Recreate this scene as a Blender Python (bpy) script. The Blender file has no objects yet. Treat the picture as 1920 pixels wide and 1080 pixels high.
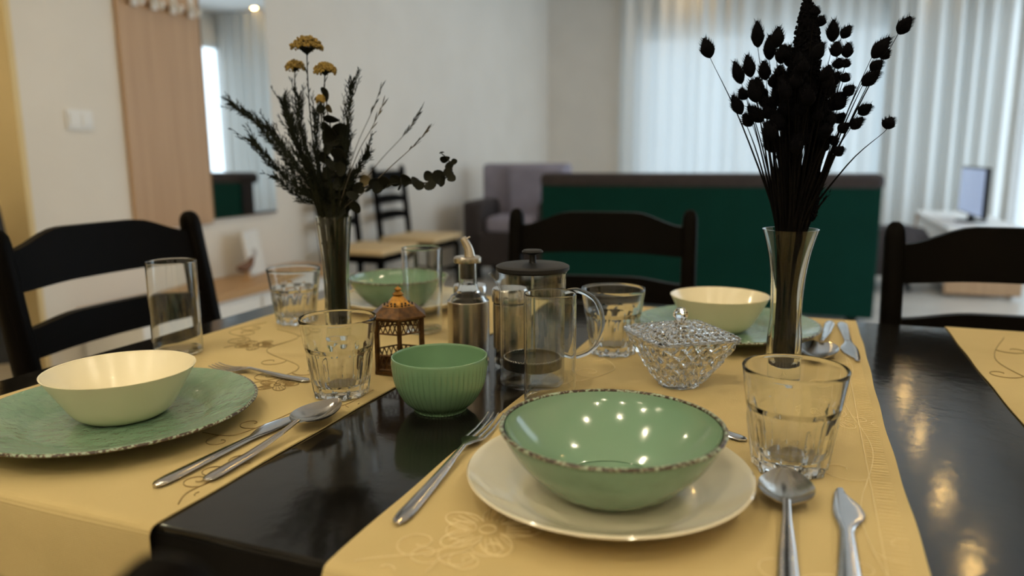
import bpy, math, random
from math import sin, cos, pi, atan, sqrt, radians
from mathutils import Vector, Matrix
random.seed(7)
SC = bpy.context.scene
COL = SC.collection

# ------------------------------------------------------------------ camera
FPX, HORIZON, VPX, ROLL = 1400.0, 292.0, 1515.0, 0.007
TABLE_Z = 0.75
EYE = Vector((0, 0, TABLE_Z + 0.28))
_p = atan((540 - HORIZON) / FPX)
_yaw = atan((VPX - 960) / (FPX / cos(_p)))
_F0 = Vector((-sin(_yaw), cos(_yaw), 0)); _R0 = Vector((cos(_yaw), sin(_yaw), 0)); _Z = Vector((0, 0, 1))
FWD = _F0 * cos(_p) - _Z * sin(_p)
UP = (_F0 * sin(_p) + _Z * cos(_p)) * cos(ROLL) + _R0 * sin(ROLL)
RIGHT = FWD.cross(UP)
cam_data = bpy.data.cameras.new('camera'); cam = bpy.data.objects.new('camera', cam_data); COL.objects.link(cam)
m = Matrix((RIGHT, UP, -FWD)).transposed().to_4x4(); m.translation = EYE
cam.matrix_world = m
cam_data.sensor_width = 36; cam_data.lens = FPX * 36 / 1920
cam_data.clip_start = 0.02
cam_data.dof.use_dof = True; cam_data.dof.focus_distance = 0.80; cam_data.dof.aperture_fstop = 3.1
SC.camera = cam

# ------------------------------------------------------------------ world, exposure
SC.view_settings.view_transform = 'Standard'; SC.view_settings.look = 'None'
SC.view_settings.gamma = 1; SC.view_settings.use_curve_mapping = False
SC.view_settings.exposure = 0.0
WORLD_STRENGTH = 2.95
LAMP_STRENGTH = 960
FAR_LAMP = 0.17
w = bpy.data.worlds.new('daylight'); SC.world = w; w.use_nodes = True
bg = w.node_tree.nodes['Background']
bg.inputs[0].default_value = (0.76, 0.90, 1.0, 1); bg.inputs[1].default_value = WORLD_STRENGTH
cy = SC.cycles
cy.max_bounces = 14; cy.diffuse_bounces = 4; cy.glossy_bounces = 6; cy.transmission_bounces = 14; cy.transparent_max_bounces = 24
cy.caustics_reflective = False; cy.caustics_refractive = True; cy.blur_glossy = 0.0; cy.sample_clamp_indirect = 4.0
cy.use_denoising = True

# pixel of the photograph -> place on a known plane
def ray(u, v): return FWD + RIGHT * ((u - 960) / FPX) + UP * ((540 - v) / FPX)
def at(u, v, z=TABLE_Z):
    d = ray(u, v); return EYE + d * ((z - EYE.z) / d.z)
def atY(u, v, Y):
    d = ray(u, v); return EYE + d * (Y / d.y)
def atX(u, v, X):
    d = ray(u, v); return EYE + d * (X / d.x)
def depth(P): return (Vector(P) - EYE).dot(FWD)
def rowz(x, y, v):                       # height above (x,y) that shows at image row v
    lo, hi = 0.0, 2.0
    for _ in range(40):
        mz = (lo + hi) / 2; d = Vector((x, y, mz)) - EYE
        if 540 - FPX * d.dot(UP) / d.dot(FWD) > v: lo = mz
        else: hi = mz
    return lo

# ------------------------------------------------------------------ helpers
def lin(r, g, b):
    f = lambda c: (c / 255 / 12.92) if c / 255 <= 0.04045 else ((c / 255 + 0.055) / 1.055) ** 2.4
    return (f(r), f(g), f(b), 1)
def rgb(*c): return (*c, 1)
MATS = {}
def mat(name, color, rough=0.5, metal=0.0, var=None, var_scale=8.0, bump=0.0, bump_scale=60.0, emit=0, stretch=None, coat=0.0, spec=None, detail=4, bump_dist=0.002):
    if name in MATS: return MATS[name]
    mt = bpy.data.materials.new(name); mt.use_nodes = True; MATS[name] = mt
    nt = mt.node_tree; b = nt.nodes['Principled BSDF']; L = nt.links
    b.inputs['Base Color'].default_value = color; b.inputs['Roughness'].default_value = rough; b.inputs['Metallic'].default_value = metal
    if coat: b.inputs['Coat Weight'].default_value = coat
    if spec is not None: b.inputs['Specular IOR Level'].default_value = spec
    tc = nt.nodes.new('ShaderNodeTexCoord'); mp = nt.nodes.new('ShaderNodeMapping')
    L.new(tc.outputs['Object'], mp.inputs['Vector'])
    if stretch: mp.inputs['Scale'].default_value = stretch
    if var:
        n = nt.nodes.new('ShaderNodeTexNoise'); n.inputs['Scale'].default_value = var_scale; n.inputs['Detail'].default_value = detail
        L.new(mp.outputs[0], n.inputs['Vector'])
        r = nt.nodes.new('ShaderNodeValToRGB'); r.color_ramp.elements[0].position = 0.3; r.color_ramp.elements[1].position = 0.7
        r.color_ramp.elements[0].color = color; r.color_ramp.elements[1].color = var
        L.new(n.outputs['Fac'], r.inputs[0]); L.new(r.outputs[0], b.inputs['Base Color'])
    if bump:
        n2 = nt.nodes.new('ShaderNodeTexNoise'); n2.inputs['Scale'].default_value = bump_scale; n2.inputs['Detail'].default_value = 3
        L.new(mp.outputs[0], n2.inputs['Vector'])
        bp = nt.nodes.new('ShaderNodeBump'); bp.inputs['Strength'].default_value = bump; bp.inputs['Distance'].default_value = bump_dist
        L.new(n2.outputs['Fac'], bp.inputs['Height']); L.new(bp.outputs[0], b.inputs['Normal'])
    if emit:
        b.inputs['Emission Color'].default_value = color; b.inputs['Emission Strength'].default_value = emit
    return mt
def glass(name, tint=(1, 1, 1, 1), ior=1.47, thin=False):
    mt = bpy.data.materials.new(name); mt.use_nodes = True; MATS[name] = mt
    nt = mt.node_tree; nt.nodes.remove(nt.nodes['Principled BSDF']); out = nt.nodes['Material Output'].inputs['Surface']
    if not thin:                                      # thick glass refracts
        g = nt.nodes.new('ShaderNodeBsdfGlass'); g.inputs['IOR'].default_value = ior; g.inputs['Color'].default_value = tint; g.inputs['Roughness'].default_value = 0.0
        nt.links.new(g.outputs[0], out); return mt
    lw = nt.nodes.new('ShaderNodeLayerWeight'); lw.inputs['Blend'].default_value = 0.5      # thin wall: clear, mirrors at grazing angles
    pw = nt.nodes.new('ShaderNodeMath'); pw.operation = 'POWER'; pw.inputs[1].default_value = 3.2; nt.links.new(lw.outputs['Facing'], pw.inputs[0])
    fr = nt.nodes.new('ShaderNodeMath'); fr.operation = 'MULTIPLY_ADD'; fr.inputs[1].default_value = 0.9; fr.inputs[2].default_value = 0.05; nt.links.new(pw.outputs[0], fr.inputs[0])
    t = nt.nodes.new('ShaderNodeBsdfTransparent'); t.inputs['Color'].default_value = tint
    gl = nt.nodes.new('ShaderNodeBsdfGlossy'); gl.inputs['Roughness'].default_value = 0.0
    mx = nt.nodes.new('ShaderNodeMixShader')
    nt.links.new(fr.outputs[0], mx.inputs[0]); nt.links.new(t.outputs[0], mx.inputs[1]); nt.links.new(gl.outputs[0], mx.inputs[2]); nt.links.new(mx.outputs[0], out)
    return mt

class MB:
    """collects geometry for ONE mesh"""
    def __init__(s): s.v = []; s.f = []
    def add(s, vs, fs):
        o = len(s.v); s.v += [tuple(p) for p in vs]; s.f += [tuple(i + o for i in f) for f in fs]; return s
    def box(s, c, d, rz=0.0):
        hx, hy, hz = d[0] / 2, d[1] / 2, d[2] / 2; cc, ss = cos(rz), sin(rz)
        vs = []
        for z in (-hz, hz):
            for x, y in ((-hx, -hy), (hx, -hy), (hx, hy), (-hx, hy)):
                vs.append((c[0] + x * cc - y * ss, c[1] + x * ss + y * cc, c[2] + z))
        return s.add(vs, [(3, 2, 1, 0), (4, 5, 6, 7), (0, 1, 5, 4), (1, 2, 6, 5), (2, 3, 7, 6), (3, 0, 4, 7)])
    def lathe(s, prof, seg=48, c=(0, 0, 0), rad=None, closed=True):
        """prof: (r,z) list running round the section; rad(angle, r, z, i) may modulate r"""
        vs = []; n = len(prof)
        for i, (r, z) in enumerate(prof):
            for k in range(seg):
                a = 2 * pi * k / seg; rr = rad(a, r, z, i) if rad else r
                vs.append((c[0] + rr * cos(a), c[1] + rr * sin(a), c[2] + z))
        fs = []
        for i in range(n - 1):
            for k in range(seg):
                k2 = (k + 1) % seg
                fs.append((i * seg + k, i * seg + k2, (i + 1) * seg + k2, (i + 1) * seg + k))
        if closed:
            fs.append(tuple(reversed(range(seg)))); fs.append(tuple((n - 1) * seg + k for k in range(seg)))
        return s.add(vs, fs)
    def sweep(s, pts, sect, cap=True, up=Vector((0, 0, 1))):
        """sect(i,t) -> list of 2-D points (side, up) round the path"""
        pts = [Vector(p) for p in pts]; n = len(pts); vs = []; m_ = None; prev = None
        for i, p in enumerate(pts):
            t = (pts[min(i + 1, n - 1)] - pts[max(i - 1, 0)]).normalized()
            if prev is None:
                u_ = up if abs(t.dot(up)) < 0.95 else Vector((0, 1, 0))
                sd = t.cross(u_).normalized()
            else:
                sd = (prev - t * prev.dot(t)).normalized()
            prev = sd; nn = sd.cross(t).normalized()
            ring = sect(i, i / max(1, n - 1)); m_ = len(ring)
            vs += [p + sd * a + nn * b for a, b in ring]
        fs = []
        for i in range(n - 1):
            for k in range(m_):
                k2 = (k + 1) % m_
                fs.append((i * m_ + k, i * m_ + k2, (i + 1) * m_ + k2, (i + 1) * m_ + k))
        if cap:
            fs.append(tuple(reversed(range(m_)))); fs.append(tuple((n - 1) * m_ + k for k in range(m_)))
        return s.add(vs, fs)
    def tube(s, pts, r, seg=6, cap=True):
        rf = r if callable(r) else (lambda t: r)
        return s.sweep(pts, lambda i, t: [(rf(t) * cos(2 * pi * k / seg), rf(t) * sin(2 * pi * k / seg)) for k in range(seg)], cap)
    def ball(s, c, r, seg=8, rings=6, sz=1.0):
        prof = [(max(1e-5, r * sin(pi * i / rings)), -r * sz * cos(pi * i / rings)) for i in range(rings + 1)]
        return s.lathe(prof, seg, c, closed=False)
    def build(s, name, material, parent=None, smooth=35, bevel=0.0, subsurf=0):
        me = bpy.data.meshes.new(name); me.from_pydata(s.v, [], s.f); me.update()
        import bmesh
        b = bmesh.new(); b.from_mesh(me); bmesh.ops.recalc_face_normals(b, faces=b.faces); b.to_mesh(me); b.free()
        if smooth:
            me.shade_smooth()
            if smooth < 180: me.set_sharp_from_angle(angle=radians(smooth))
        me.materials.append(material)
        return link(name, me, parent, bevel, subsurf)
def link(name, me, parent=None, bevel=0.0, subsurf=0):
    o = bpy.data.objects.new(name, me); COL.objects.link(o)
    if parent: o.parent = parent
    if bevel:
        bv = o.modifiers.new('bevel', 'BEVEL'); bv.width = bevel; bv.segments = 2; bv.limit_method = 'ANGLE'; bv.angle_limit = radians(40)
    if subsurf:
        sb = o.modifiers.new('sub', 'SUBSURF'); sb.levels = subsurf; sb.render_levels = subsurf
    return o
def tag(o, label=None, cat=None, group=None, kind=None):
    if label: o['label'] = label
    if cat: o['category'] = cat
    if group: o['group'] = group
    if kind: o['kind'] = kind
    return o
def thing(name, label, cat, loc=(0, 0, 0), rz=0.0, group=None):
    o = bpy.data.objects.new(name, None); COL.objects.link(o); o.empty_display_size = 0.05
    o.location = loc; o.rotation_euler = (0, 0, rz)
    return tag(o, label, cat, group)
def copy_tree(o, parent=None, name=None):
    c = o.copy(); COL.objects.link(c); c.parent = parent
    for ch in [x for x in bpy.data.objects if x.parent == o]: copy_tree(ch, c)
    return c
def smoothstep(x): x = max(0, min(1, x)); return x * x * (3 - 2 * x)
def catmull(P, n=8):
    P = [Vector(p) for p in P]; out = []
    for i in range(len(P) - 1):
        a, b, c, d = P[max(i - 1, 0)], P[i], P[i + 1], P[min(i + 2, len(P) - 1)]
        for k in range(n):
            t = k / n
            out.append(0.5 * ((2 * b) + (c - a) * t + (2 * a - 5 * b + 4 * c - d) * t * t + (3 * b - a - 3 * c + d) * t ** 3))
    out.append(P[-1]); return out
def supp(prof, d=0.0006):                        # support rings keep long glass walls optically flat
    out = []
    for (a, b), (c, e) in zip(prof, prof[1:]):
        out.append((a, b)); l = sqrt((c - a) ** 2 + (e - b) ** 2)
        if l > 5 * d: k = d / l; out += [(a + (c - a) * k, b + (e - b) * k), (c - (c - a) * k, e - (e - b) * k)]
    return out + [prof[-1]]
def lerp_tab(tab, t):
    for (t0, *a), (t1, *b) in zip(tab, tab[1:]):
        if t <= t1:
            k = (t - t0) / (t1 - t0); return [x + (y - x) * k for x, y in zip(a, b)]
    return list(tab[-1][1:])

# ------------------------------------------------------------------ materials
M_WALL = mat('wall_paint', rgb(0.78, 0.735, 0.67), 0.85, var=rgb(0.74, 0.695, 0.63), var_scale=3, bump=0.08, bump_scale=90)
M_WALLY = mat('corridor_paint_warm_lit', rgb(0.74, 0.59, 0.32), 0.85, var=rgb(0.70, 0.55, 0.29), var_scale=3)
M_CEIL = mat('ceiling_paint', rgb(0.85, 0.84, 0.82), 0.9, var=rgb(0.82, 0.81, 0.79), var_scale=2)
M_FLOOR = mat('floor_stone', rgb(0.55, 0.52, 0.47), 0.35, var=rgb(0.46, 0.43, 0.39), var_scale=5)
M_BLACK = mat('black_lacquer', rgb(0.004, 0.0035, 0.003), 0.11, bump=0.08, bump_scale=55, var=rgb(0.010, 0.009, 0.008), var_scale=20, spec=0.48)
M_CHAIR = mat('dark_stained_wood', rgb(0.0022, 0.0017, 0.0012), 0.42, spec=0.035, var=rgb(0.0035, 0.0025, 0.0017), var_scale=14, stretch=(1, 1, 0.15), bump=0.05, bump_scale=80)
M_CREAM = mat('cream_seat_cloth', rgb(0.72, 0.56, 0.33), 0.9, var=rgb(0.66, 0.50, 0.28), var_scale=30, bump=0.1, bump_scale=300)
M_WHITE = mat('white_ceramic', rgb(0.74, 0.68, 0.52), 0.10, coat=0.5, var=rgb(0.73, 0.67, 0.51), var_scale=4)
M_IVORY = mat('ivory_ceramic', rgb(0.83, 0.76, 0.56), 0.25, coat=0.2, var=rgb(0.82, 0.75, 0.55), var_scale=4)
M_GREEN = mat('sage_glaze', rgb(0.195, 0.30, 0.205), 0.14, coat=0.5, var=rgb(0.17, 0.30, 0.205), var_scale=10)
M_GREENR = mat('sage_relief_glaze', rgb(0.20, 0.295, 0.205), 0.18, coat=0.4, var=rgb(0.15, 0.26, 0.17), var_scale=45, bump=0.9, bump_scale=75, bump_dist=0.004)
M_GREENH = mat('sage_hammered_glaze', rgb(0.19, 0.32, 0.225), 0.2, coat=0.4, var=rgb(0.15, 0.255, 0.17), var_scale=40, bump=0.5, bump_scale=60)
M_RIB = mat('fern_green_glaze', rgb(0.155, 0.285, 0.165), 0.22, coat=0.4, var=rgb(0.14, 0.26, 0.15), var_scale=20)
M_STEEL = mat('polished_steel', rgb(0.62, 0.60, 0.58), 0.16, 1.0, var=rgb(0.56, 0.54, 0.52), var_scale=30)
M_BRUSH = mat('brushed_steel', rgb(0.60, 0.55, 0.48), 0.27, 1.0, var=rgb(0.52, 0.47, 0.40), var_scale=120, stretch=(1, 1, 0.02))
M_PLASTIC = mat('black_plastic', rgb(0.006, 0.006, 0.007), 0.5, var=rgb(0.010, 0.010, 0.011), var_scale=30, spec=0.25)
M_DARKIN = mat('dark_liquid', rgb(0.010, 0.010, 0.009), 0.2, var=rgb(0.016, 0.014, 0.010), var_scale=20)
M_BRONZE = mat('aged_bronze', rgb(0.045, 0.022, 0.008), 0.42, 0.6, var=rgb(0.13, 0.06, 0.016), var_scale=120, bump=0.3, bump_scale=300)
M_GOLD = mat('rubbed_gold', rgb(0.50, 0.24, 0.03), 0.38, 0.6, var=rgb(0.14, 0.065, 0.012), var_scale=150, bump=0.3, bump_scale=300)
M_DYED = mat('black_dyed_plume', rgb(0.0022, 0.0022, 0.003), 1.0, var=rgb(0.0035, 0.0033, 0.004), var_scale=60, spec=0.05)
M_DYEDSTEM = mat('black_dyed_stem', rgb(0.0022, 0.0018, 0.0016), 0.9, var=rgb(0.0035, 0.003, 0.0025), var_scale=60, spec=0.1)
M_SPRIG = mat('dried_dark_needle', rgb(0.008, 0.010, 0.006), 0.9, var=rgb(0.014, 0.016, 0.009), var_scale=40, spec=0.1)
M_EUC = mat('dried_eucalyptus', rgb(0.007, 0.008, 0.005), 0.8, var=rgb(0.014, 0.014, 0.008), var_scale=40, spec=0.15)
M_EUCL = mat('dried_olive_leaf', rgb(0.10, 0.075, 0.03), 0.8, var=rgb(0.07, 0.055, 0.02), var_scale=40)
M_OLIVE = mat('dried_olive_stem', rgb(0.010, 0.011, 0.005), 0.9, var=rgb(0.018, 0.018, 0.009), var_scale=60, spec=0.1)
M_YARROW = mat('dried_gold_flower', rgb(0.30, 0.20, 0.04), 0.85, var=rgb(0.16, 0.105, 0.025), var_scale=200)
M_STRAW = mat('dried_grass', rgb(0.10, 0.085, 0.06), 0.9, var=rgb(0.07, 0.06, 0.04), var_scale=40)
M_GLASS = glass('clear_glass', (0.985, 0.99, 0.985, 1), 1.45)
M_THIN = glass('thin_glass', (0.97, 0.975, 0.97, 1), 1.45, thin=True)
M_CRYSTAL = glass('cut_crystal', (0.99, 0.99, 0.985, 1), 1.5)
M_VASE = glass('vase_glass', (0.97, 0.98, 0.96, 1), 1.45)
M_PANE = glass('window_glass', (0.98, 0.99, 1, 1), 1.2, thin=True)
M_OAK = mat('pale_oak', rgb(0.52, 0.34, 0.20), 0.5, var=rgb(0.44, 0.28, 0.16), var_scale=5, stretch=(6, 6, 0.25))
M_OAKX = mat('oak_board', rgb(0.50, 0.30, 0.14), 0.5, var=rgb(0.42, 0.25, 0.11), var_scale=5, stretch=(6, 0.4, 6))
M_SOFAGR = mat('green_sofa_fabric', rgb(0.003, 0.037, 0.029), 0.85, spec=0.1, var=rgb(0.0028, 0.032, 0.025), var_scale=6, bump=0.1, bump_scale=300)
M_SOFADK = mat('charcoal_sofa_fabric', rgb(0.045, 0.036, 0.036), 0.9, var=rgb(0.035, 0.028, 0.029), var_scale=20, bump=0.1, bump_scale=300)
M_LAV = mat('grey_lavender_fabric', rgb(0.30, 0.28, 0.35), 0.9, var=rgb(0.24, 0.225, 0.285), var_scale=8, bump=0.1, bump_scale=300)
M_PLAIN = mat('white_lacquer', rgb(0.80, 0.79, 0.77), 0.4, var=rgb(0.77, 0.76, 0.74), var_scale=4)
M_MIRROR = mat('mirror_silver', rgb(0.93, 0.95, 0.95), 0.01, 1.0, var=rgb(0.92, 0.94, 0.94), var_scale=1)
M_LAMP = mat('lamp_glow', rgb(1.0, 0.86, 0.60), 0.5, emit=LAMP_STRENGTH)
M_LAMPF = mat('lamp_glow_dimmed', rgb(1.0, 0.62, 0.20), 0.5, emit=LAMP_STRENGTH * FAR_LAMP)
M_SCREEN = mat('screen_reflection_glow', rgb(0.20, 0.26, 0.42), 0.15, emit=0.8)  # bluish reflection on the screen, put in as a faint glow
M_PAPER = mat('print_paper', rgb(0.82, 0.81, 0.78), 0.7, var=rgb(0.76, 0.75, 0.72), var_scale=12)
M_COAT = mat('dark_coat_cloth', rgb(0.012, 0.012, 0.013), 0.9, var=rgb(0.02, 0.02, 0.02), var_scale=10)
def cloth_mat():
    mt = mat('beige_runner_cloth', rgb(0.72, 0.56, 0.265), 0.85, var=rgb(0.66, 0.505, 0.23), var_scale=7)
    nt = mt.node_tree; L = nt.links; b = nt.nodes['Principled BSDF']
    tc = nt.nodes['Texture Coordinate']; hs = []
    for ax in ('X', 'Y'):
        wv = nt.nodes.new('ShaderNodeTexWave'); wv.bands_direction = ax; wv.inputs['Scale'].default_value = 330; wv.inputs['Distortion'].default_value = 0.0
        mp2 = nt.nodes.new('ShaderNodeMapping'); mp2.inputs['Rotation'].default_value = (pi / 4, 0, 0)      # threads run on down the hanging ends
        L.new(tc.outputs['Object'], mp2.inputs['Vector']); L.new(mp2.outputs[0], wv.inputs['Vector']); hs.append(wv)
    ad = nt.nodes.new('ShaderNodeMath'); ad.operation = 'ADD'; L.new(hs[0].outputs['Fac'], ad.inputs[0]); L.new(hs[1].outputs['Fac'], ad.inputs[1])
    n = nt.nodes.new('ShaderNodeTexNoise'); n.inputs['Scale'].default_value = 26; n.inputs['Detail'].default_value = 5
    L.new(tc.outputs['Object'], n.inputs['Vector'])
    ml = nt.nodes.new('ShaderNodeMath'); ml.operation = 'MULTIPLY_ADD'; ml.inputs[1].default_value = 6.0; L.new(n.outputs['Fac'], ml.inputs[0]); L.new(ad.outputs[0], ml.inputs[2])
    bp = nt.nodes.new('ShaderNodeBump'); bp.inputs['Strength'].default_value = 0.6; bp.inputs['Distance'].default_value = 0.0011
    L.new(ml.outputs[0], bp.inputs['Height']); L.new(bp.outputs[0], b.inputs['Normal'])
    return mt
M_CLOTH = cloth_mat()
M_THREADL = mat('pale_thread', rgb(0.84, 0.70, 0.40), 0.6, var=rgb(0.80, 0.66, 0.36), var_scale=80)
M_THREADD = mat('brown_thread', rgb(0.26, 0.175, 0.065), 0.7, var=rgb(0.33, 0.23, 0.09), var_scale=80)
def rim_mat():
    mt = mat('worn_rim_glaze', rgb(0.24, 0.37, 0.27), 0.3)
    nt = mt.node_tree; L = nt.links; b = nt.nodes['Principled BSDF']; tc = nt.nodes['Texture Coordinate']
    n = nt.nodes.new('ShaderNodeTexNoise'); n.inputs['Scale'].default_value = 330; n.inputs['Detail'].default_value = 1.0
    L.new(tc.outputs['Object'], n.inputs['Vector'])
    r = nt.nodes.new('ShaderNodeValToRGB'); e = r.color_ramp.elements
    e[0].position = 0.45; e[0].color = rgb(0.028, 0.014, 0.006); e[1].position = 0.58; e[1].color = rgb(0.30, 0.38, 0.28)
    k = e.new(0.51); k.color = rgb(0.13, 0.065, 0.03)
    L.new(n.outputs['Fac'], r.inputs[0]); L.new(r.outputs[0], b.inputs['Base Color'])
    return mt
M_RIM = rim_mat()
def curtain_mat(trans=0.265, name='sheer_curtain', t0=0.03, t1=0.07):
    mt = bpy.data.materials.new(name); mt.use_nodes = True; nt = mt.node_tree; L = nt.links
    nt.nodes.remove(nt.nodes['Principled BSDF'])
    d = nt.nodes.new('ShaderNodeBsdfDiffuse'); t = nt.nodes.new('ShaderNodeBsdfTranslucent'); tr = nt.nodes.new('ShaderNodeBsdfTransparent')
    d.inputs[0].default_value = rgb(0.80, 0.79, 0.76); t.inputs[0].default_value = rgb(0.70, 0.79, 0.84)
    tc = nt.nodes.new('ShaderNodeTexCoord'); n = nt.nodes.new('ShaderNodeTexNoise'); n.inputs['Scale'].default_value = 40; L.new(tc.outputs['Object'], n.inputs[0])
    mr = nt.nodes.new('ShaderNodeMapRange'); mr.inputs['To Min'].default_value = t0; mr.inputs['To Max'].default_value = t1; L.new(n.outputs['Fac'], mr.inputs[0])
    m1 = nt.nodes.new('ShaderNodeMixShader'); m1.inputs[0].default_value = trans
    L.new(d.outputs[0], m1.inputs[1]); L.new(t.outputs[0], m1.inputs[2])
    m2 = nt.nodes.new('ShaderNodeMixShader'); L.new(mr.outputs[0], m2.inputs[0]); L.new(m1.outputs[0], m2.inputs[1]); L.new(tr.outputs[0], m2.inputs[2])
    L.new(m2.outputs[0], nt.nodes['Material Output'].inputs[0]); return mt
M_CURTAIN = curtain_mat()

# ------------------------------------------------------------------ room shell
XL, XR, YF, YB, ZC = -2.9, 1.80, 8.65, -2.6, 2.95
EDGE_Y = atX(40, 220, XL).y                       # end of the left wall where the corridor opens
XC = -4.6
def struct(name, mb, mt, **k):
    return tag(mb.build(name, mt, smooth=0, **k), kind='structure')
struct('floor', MB().box(((XC + XR) / 2, (YB + YF) / 2, -0.05), (XR - XC + 0.4, YF - YB + 0.4, 0.1)), M_FLOOR)
struct('ceiling', MB().box(((XC + XR) / 2, (YB + YF) / 2, ZC + 0.05), (XR - XC + 0.4, YF - YB + 0.4, 0.1)), M_CEIL)
struct('wall_left', MB().box((XL - 0.075, (EDGE_Y + YF) / 2, ZC / 2), (0.15, YF - EDGE_Y, ZC)), M_WALL)
struct('warm_lit_wall_end', MB().box((XL - 0.075, EDGE_Y - 0.012, ZC / 2), (0.16, 0.024, ZC)), M_WALLY)  # left wall's end face, warm corridor light put into its yellow
struct('wall_corridor', MB().box((XC - 0.05, (YB + 4.2) / 2, ZC / 2), (0.1, 4.2 - YB, ZC)), M_WALLY)
struct('wall_corridor_end', MB().box(((XC + XL - 0.15) / 2, 4.25, ZC / 2), (XL - 0.15 - XC, 0.1, ZC)), M_WALLY)
RY0, RY1, RZ0, RZ1 = 3.0, 8.5, 0.12, 2.55         # glazed balcony doors in the right wall
rw = MB(); rw.box((XR + 0.05, (YB + RY0) / 2, ZC / 2), (0.1, RY0 - YB, ZC)); rw.box((XR + 0.05, (YF + RY1) / 2, ZC / 2), (0.1, YF - RY1, ZC))
rw.box((XR + 0.05, (RY0 + RY1) / 2, RZ0 / 2), (0.1, RY1 - RY0, RZ0)); rw.box((XR + 0.05, (RY0 + RY1) / 2, (RZ1 + ZC) / 2), (0.1, RY1 - RY0, ZC - RZ1))
struct('wall_right', rw, M_WALL)
struct('wall_back', MB().box(((XC + XR) / 2, YB - 0.05, ZC / 2), (XR - XC, 0.1, ZC)), M_WALL)
W0, W1, WZ0, WZ1 = atY(1192, 65, YF).x, 1.70, 0.25, atY(1250, 62, YF).z
fw = MB()
fw.box(((XL + W0) / 2, YF + 0.1, ZC / 2), (W0 - XL, 0.2, ZC)); fw.box(((XR + W1) / 2, YF + 0.1, ZC / 2), (XR - W1, 0.2, ZC))
fw.box(((W0 + W1) / 2, YF + 0.1, WZ0 / 2), (W1 - W0, 0.2, WZ0)); fw.box(((W0 + W1) / 2, YF + 0.1, (WZ1 + ZC) / 2), (W1 - W0, 0.2, ZC - WZ1))
struct('wall_far', fw, M_WALL)
def window(name, c, ww, wh, rz, nl):
    wn = tag(bpy.data.objects.new(name, None), kind='structure'); COL.objects.link(wn); wn.location = c; wn.rotation_euler = (0, 0, rz)
    fr = MB()
    for k in range(nl + 1): fr.box((-ww / 2 + 0.03 + (ww - 0.06) * k / nl, 0, wh / 2), (0.06, 0.06, wh))
    for z in (0.03, wh - 0.03): fr.box((0, 0, z), (ww, 0.06, 0.06))
    fr.build('window_frame', M_PLAIN, wn, smooth=0)
    for k in range(nl): MB().box((-ww / 2 + 0.03 + (ww - 0.06) * (k + 0.5) / nl, 0, wh / 2), ((ww - 0.06) / nl - 0.06, 0.012, wh - 0.12)).build('pane', M_PANE, wn, smooth=0)
    pl = bpy.data.lights.new('window_portal', 'AREA'); pl.shape = 'RECTANGLE'; pl.size = ww; pl.size_y = wh; pl.cycles.is_portal = True
    po = bpy.data.objects.new('window_portal', pl); COL.objects.link(po); po.location = Vector(c) + Vector((-sin(rz) * 0.1, cos(rz) * 0.1, wh / 2)); po.rotation_euler = (radians(-90), 0, rz)
window('window_1', ((W0 + W1) / 2, YF + 0.12, WZ0), W1 - W0, WZ1 - WZ0, 0, 3)
window('window_2', (XR + 0.06, (RY0 + RY1) / 2, RZ0), RY1 - RY0, RZ1 - RZ0, -pi / 2, 3)
bb = MB().box((XL + 0.008, (EDGE_Y + YF) / 2, 0.04), (0.016, YF - EDGE_Y, 0.08)); struct('baseboard_left', bb, M_PLAIN)

# ceiling spotlights, two rows
proto = thing('ceiling_spotlight', 'small round recessed warm ceiling spotlight with white trim', 'spotlight', (0.93, 4.2, ZC), 0, 'rows of recessed ceiling spotlights')
MB().lathe([(0.032, 0.0), (0.048, 0.0), (0.048, -0.006), (0.042, -0.010), (0.032, -0.008), (0.032, 0.0)], 32, closed=False).build('trim_ring', M_PLAIN, proto)
MB().lathe([(0.031, -0.001), (0.031, -0.005)], 20).build('lamp_lens', M_LAMP, proto, smooth=0)
dim = copy_tree(proto); dim['label'] = 'small dimmed ceiling spotlight on the lounge side of the room'; dim['group'] = 'dimmed lounge spotlights'
for c_ in dim.children:
    if c_.name.startswith('lamp_lens'):
        c_.data = c_.data.copy(); c_.data.materials.clear(); c_.data.materials.append(M_LAMPF)
first = firstd = True
for X in (1.07, -1.25):
    for k in range(10):
        Y = (-2.2, -1.2, -0.1, 1.15, 2.45, 3.65, 4.88, 5.93, 7.17, 8.3)[k]
        if k < 4: o = proto if first else copy_tree(proto); first = False
        else: o = dim if firstd else copy_tree(dim); firstd = False
        o.location = (X, Y, ZC)
for X, Y in ((-0.15, -1.75), (-0.15, -0.75), (-2.2, -1.2)):  # extra unseen spots added behind the eye to brighten fronts on the table
    o = copy_tree(proto); o.location = (X, Y, ZC)
o = copy_tree(proto); o.location = (-3.7, 1.5, ZC); o['label'] = 'recessed warm spotlight in the yellow corridor ceiling'; del o['group']

# ------------------------------------------------------------------ curtain
cx0, cx1 = atY(1160, 150, YF - 0.15).x, XR - 0.06
cm = MB(); n = 260; rows = 10; vs = []; fs = []
rnd = random.Random(3); ph = [rnd.uniform(0, 6.28) for _ in range(4)]
for j in range(rows + 1):
    z = 0.02 + (ZC - 0.06) * j / rows
    for i in range(n + 1):
        t = i / n; amp = 0.035 * (1.0 - 0.3 * j / rows)
        y = amp * sin(t * 2 * pi * 24 + 1.4 * sin(t * 19 + ph[0])) + 0.015 * sin(t * 2 * pi * 9 + ph[1] + 0.3 * j / rows)
        vs.append((cx0 + (cx1 - cx0) * t + 0.012 * sin(t * 60 + ph[2]), YF - 0.14 + y, z))
for j in range(rows):
    for i in range(n): a = j * (n + 1) + i; fs.append((a, a + 1, a + n + 2, a + n + 1))
cur = thing('sheer_curtain', 'long white sheer curtain in folds across the bright window', 'curtain', (0, 0, 0))
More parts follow.
